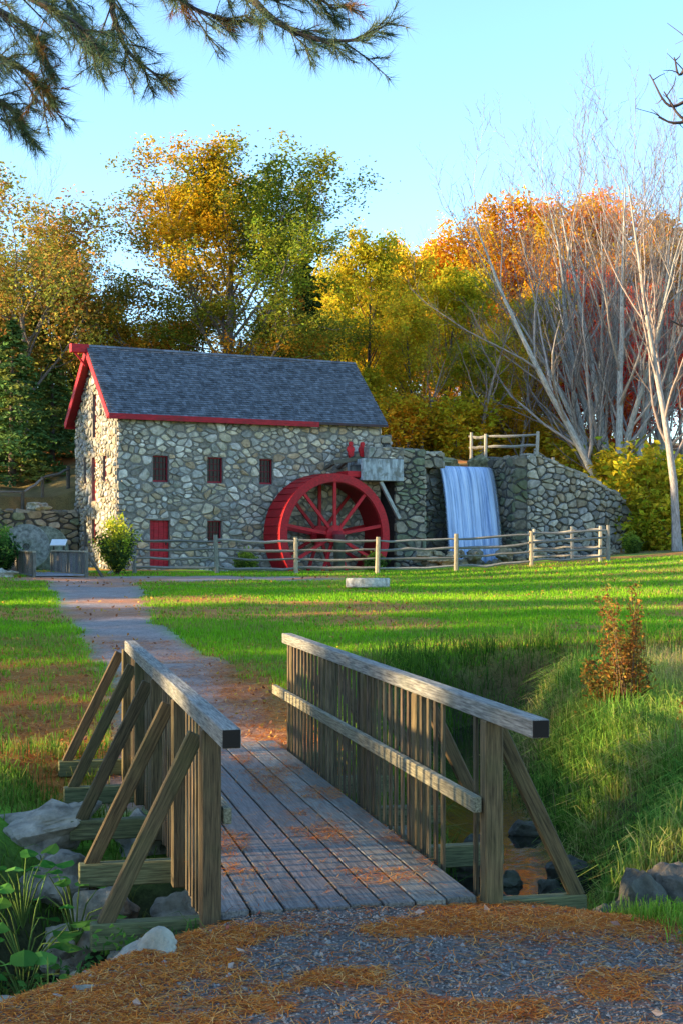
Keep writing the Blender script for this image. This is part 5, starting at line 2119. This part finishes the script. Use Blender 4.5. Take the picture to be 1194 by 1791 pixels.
# dried goldenrod and weeds on the right bank
r = np.random.default_rng(500)
for k, (x, y, H, n_) in enumerate(((3.0, 15.0, 1.35, 18), (3.2, 15.3, 1.15, 9), (2.85, 15.2, .8, 7), (3.15, 11.0, .75, 7), (2.95, 10.2, .6, 6), (3.3, 13, .7, 8))):
    tall = k < 3
    t = thing('dry_weed', 'tall rust-coloured dried weed above the creek grass' if tall else 'low orange-tinged weed in the bank grass', 'plant', (x, y, hz(x, y)), 'tall dried weeds' if tall else 'low orange weeds')
    mw, ml = MB(), MB()
    for j in range(n_):
        b0 = np.array([x + r.normal(0, .06), y + r.normal(0, .06), hz(x, y) - .05])
        e = b0 + np.array([r.normal(0, .10), r.normal(0, .10), H * r.uniform(.45, 1.08)])
        m_ = (b0 + e) / 2 + r.normal(0, .03, 3)
        tube(mw, [b0, m_, e], [.006, .005, .003], 4, (.16, .10, .05))
        q = 120
        u = r.random(q)
        C = b0 + (e - b0) * (.35 + .68 * u[:, None]) + r.normal(0, 1, (q, 3)) * (.06 * (1.35 - 1.0 * u))[:, None]
        pal_ = np.array([(.34, .13, .03), (.42, .20, .04), (.26, .11, .04), (.40, .28, .05), (.22, .22, .05)])
        leaves(ml, C, np.full(q, .022), pal_[r.integers(5, size=q)] * r.uniform(.6, 1.3, (q, 1)), r)
    mw.build('stems', M['bark'], t)
    ml.build('foliage', M['leaf'], t)

# ------------------------------------------------------------------ gravel, needles, leaves
mb = MB()
n_ = 26000
x = gr.uniform(-1.7, 2.0, n_)
y = gr.uniform(4.9, 7.55, n_)
k_ = path_mask(x, y) > .4
x, y = x[k_], y[k_]
V0 = np.array([(1, 0, 0), (-1, 0, 0), (0, 1, 0), (0, -1, 0), (0, 0, 1), (0, 0, -1.)])
F0 = np.array([(0, 2, 4), (2, 1, 4), (1, 3, 4), (3, 0, 4), (2, 0, 5), (1, 2, 5), (3, 1, 5), (0, 3, 5)])
s_ = gr.uniform(.004, .011, len(x)) * np.where(gr.random(len(x)) < .03, 2.0, 1)
a = gr.uniform(0, 6.28, len(x))
ca, sa = np.cos(a), np.sin(a)
VV = V0[None] * s_[:, None, None] * gr.uniform(.6, 1.2, (len(x), 6, 1))
VX = VV[..., 0] * ca[:, None] - VV[..., 1] * sa[:, None]
VY = VV[..., 0] * sa[:, None] + VV[..., 1] * ca[:, None]
zz = height(x, y)
V = np.stack([VX + x[:, None], VY + y[:, None], VV[..., 2] * .7 + zz[:, None] + .002], -1).reshape(-1, 3)
T_ = (np.arange(len(x))[:, None, None] * 6 + F0[None]).reshape(-1, 3)
c = np.repeat(np.array([.13, .118, .102]) * gr.uniform(.3, 2.3, (len(x), 1)), 6, 0)
mb.add(V, None, T_, c)
o = mb.build('gravel', M['gravel'], None, False, 'stuff')
o['label'] = 'loose grey gravel in front of the footbridge'


def needle_scatter(mb, x, y, z, L, col, r, w=.0016, lift=.012):
    n = len(x)
    a = r.uniform(0, 6.283, n)
    d = np.stack([np.cos(a), np.sin(a), r.normal(0, .10, n)], 1)
    sd = np.stack([-np.sin(a), np.cos(a), np.zeros(n)], 1)
    c = np.stack([x, y, z + r.uniform(.003, lift, n)], 1)
    bw = r.normal(0, .12, n)[:, None] * L[:, None]
    p0, p1, p2 = c - d * L[:, None] / 2, c + sd * bw * .5 + np.array([0, 0, .003]), c + d * L[:, None] / 2
    V = np.stack([p0 - sd * w, p0 + sd * w, p1 - sd * w, p1 + sd * w, p2 - sd * w, p2 + sd * w], 1).reshape(-1, 3)
    i = np.arange(n)[:, None] * 6
    q = np.concatenate([i + np.array([[0, 1, 3, 2]]), i + np.array([[2, 3, 5, 4]])])
    mb.add(V, q, None, np.repeat(col, 6, 0))


NP = np.array([(.64, .19, .03), (.74, .27, .045), (.52, .13, .03), (.66, .36, .12), (.34, .09, .03)])
mb = MB()
n_ = 130000
x, y = gr.uniform(-2.1, 2.4, n_), gr.uniform(4.8, 7.75, n_)
k_ = gr.random(n_) < np.clip(litter_mask(x, y) * .9 + .06, 0, 1)
x, y = x[k_], y[k_]
needle_scatter(mb, x, y, height(x, y), gr.uniform(.05, .11, len(x)), NP[gr.integers(5, size=len(x))] * gr.uniform(.6, 1.3, (len(x), 1)), gr)
n_ = 70000                                            # beyond the bridge
y = gr.uniform(12.2, 24, n_)
x = gr.uniform(-.28, .12, n_) * y
k_ = gr.random(n_) < litter_mask(x, y) * .9
x, y = x[k_], y[k_]
needle_scatter(mb, x, y, height(x, y), gr.uniform(.08, .14, len(x)), NP[gr.integers(5, size=len(x))] * gr.uniform(.6, 1.3, (len(x), 1)), gr, .003, .02)
o = mb.build('pine_needles', M['litter'], None, False, 'stuff')
o['label'] = 'orange fallen pine needles along the path'
mb = MB()                                             # on the deck
ab, wv = gr.uniform(.72, 6.7, 15000), gr.uniform(.03, 1.42, 15000)
k_ = gr.random(15000) < .08 + 1.2 * sst(fbm(ab * 1.6, wv * 3.2, 130, 3), .52, .70)
ab, wv = ab[k_], wv[k_]
bx = BO[0] + BD[0] * ab + BP[0] * wv
by = BO[1] + BD[1] * ab + BP[1] * wv
needle_scatter(mb, bx, by, np.full(len(bx), .001), gr.uniform(.05, .10, len(bx)), NP[gr.integers(5, size=len(bx))] * gr.uniform(.6, 1.3, (len(bx), 1)), gr, .0015, .006)
o = mb.build('deck_needles', M['litter'], None, False, 'stuff')
o['label'] = 'orange pine needles scattered on the bridge deck'
# fallen leaves
mb = MB()
n_ = 5200
y = 12.5 * (56 / 12.5) ** gr.random(n_)
x = gr.uniform(-.28, .28, n_) * y
k_ = (creek_d(x, y) > 1.2) & off_bridge(x, y) & (gr.random(n_) < .3 + litter_mask(x, y) - .25 * path_mask(x, y))
x, y = x[k_], y[k_]
C = np.stack([x, y, height(x, y) + .03], 1)
LP = np.array([(.42, .16, .04), (.50, .28, .05), (.34, .12, .05), (.56, .36, .08), (.30, .14, .08)])
leaves(mb, C, .014 + .0009 * y, LP[gr.integers(5, size=len(x))] * gr.uniform(.6, 1.2, (len(x), 1)), gr)
x, y = gr.uniform(-1.4, 1.9, 46), gr.uniform(5.2, 7.4, 46)
leaves(mb, np.stack([x, y, height(x, y) + .015], 1), np.full(46, .026), np.array([(.30, .17, .13), (.34, .10, .07), (.40, .30, .24)])[gr.integers(3, size=46)], gr)
o = mb.build('fallen_leaves', M['litter'], None, False, 'stuff')
o['label'] = 'brown and yellow leaves fallen on lawn and path'
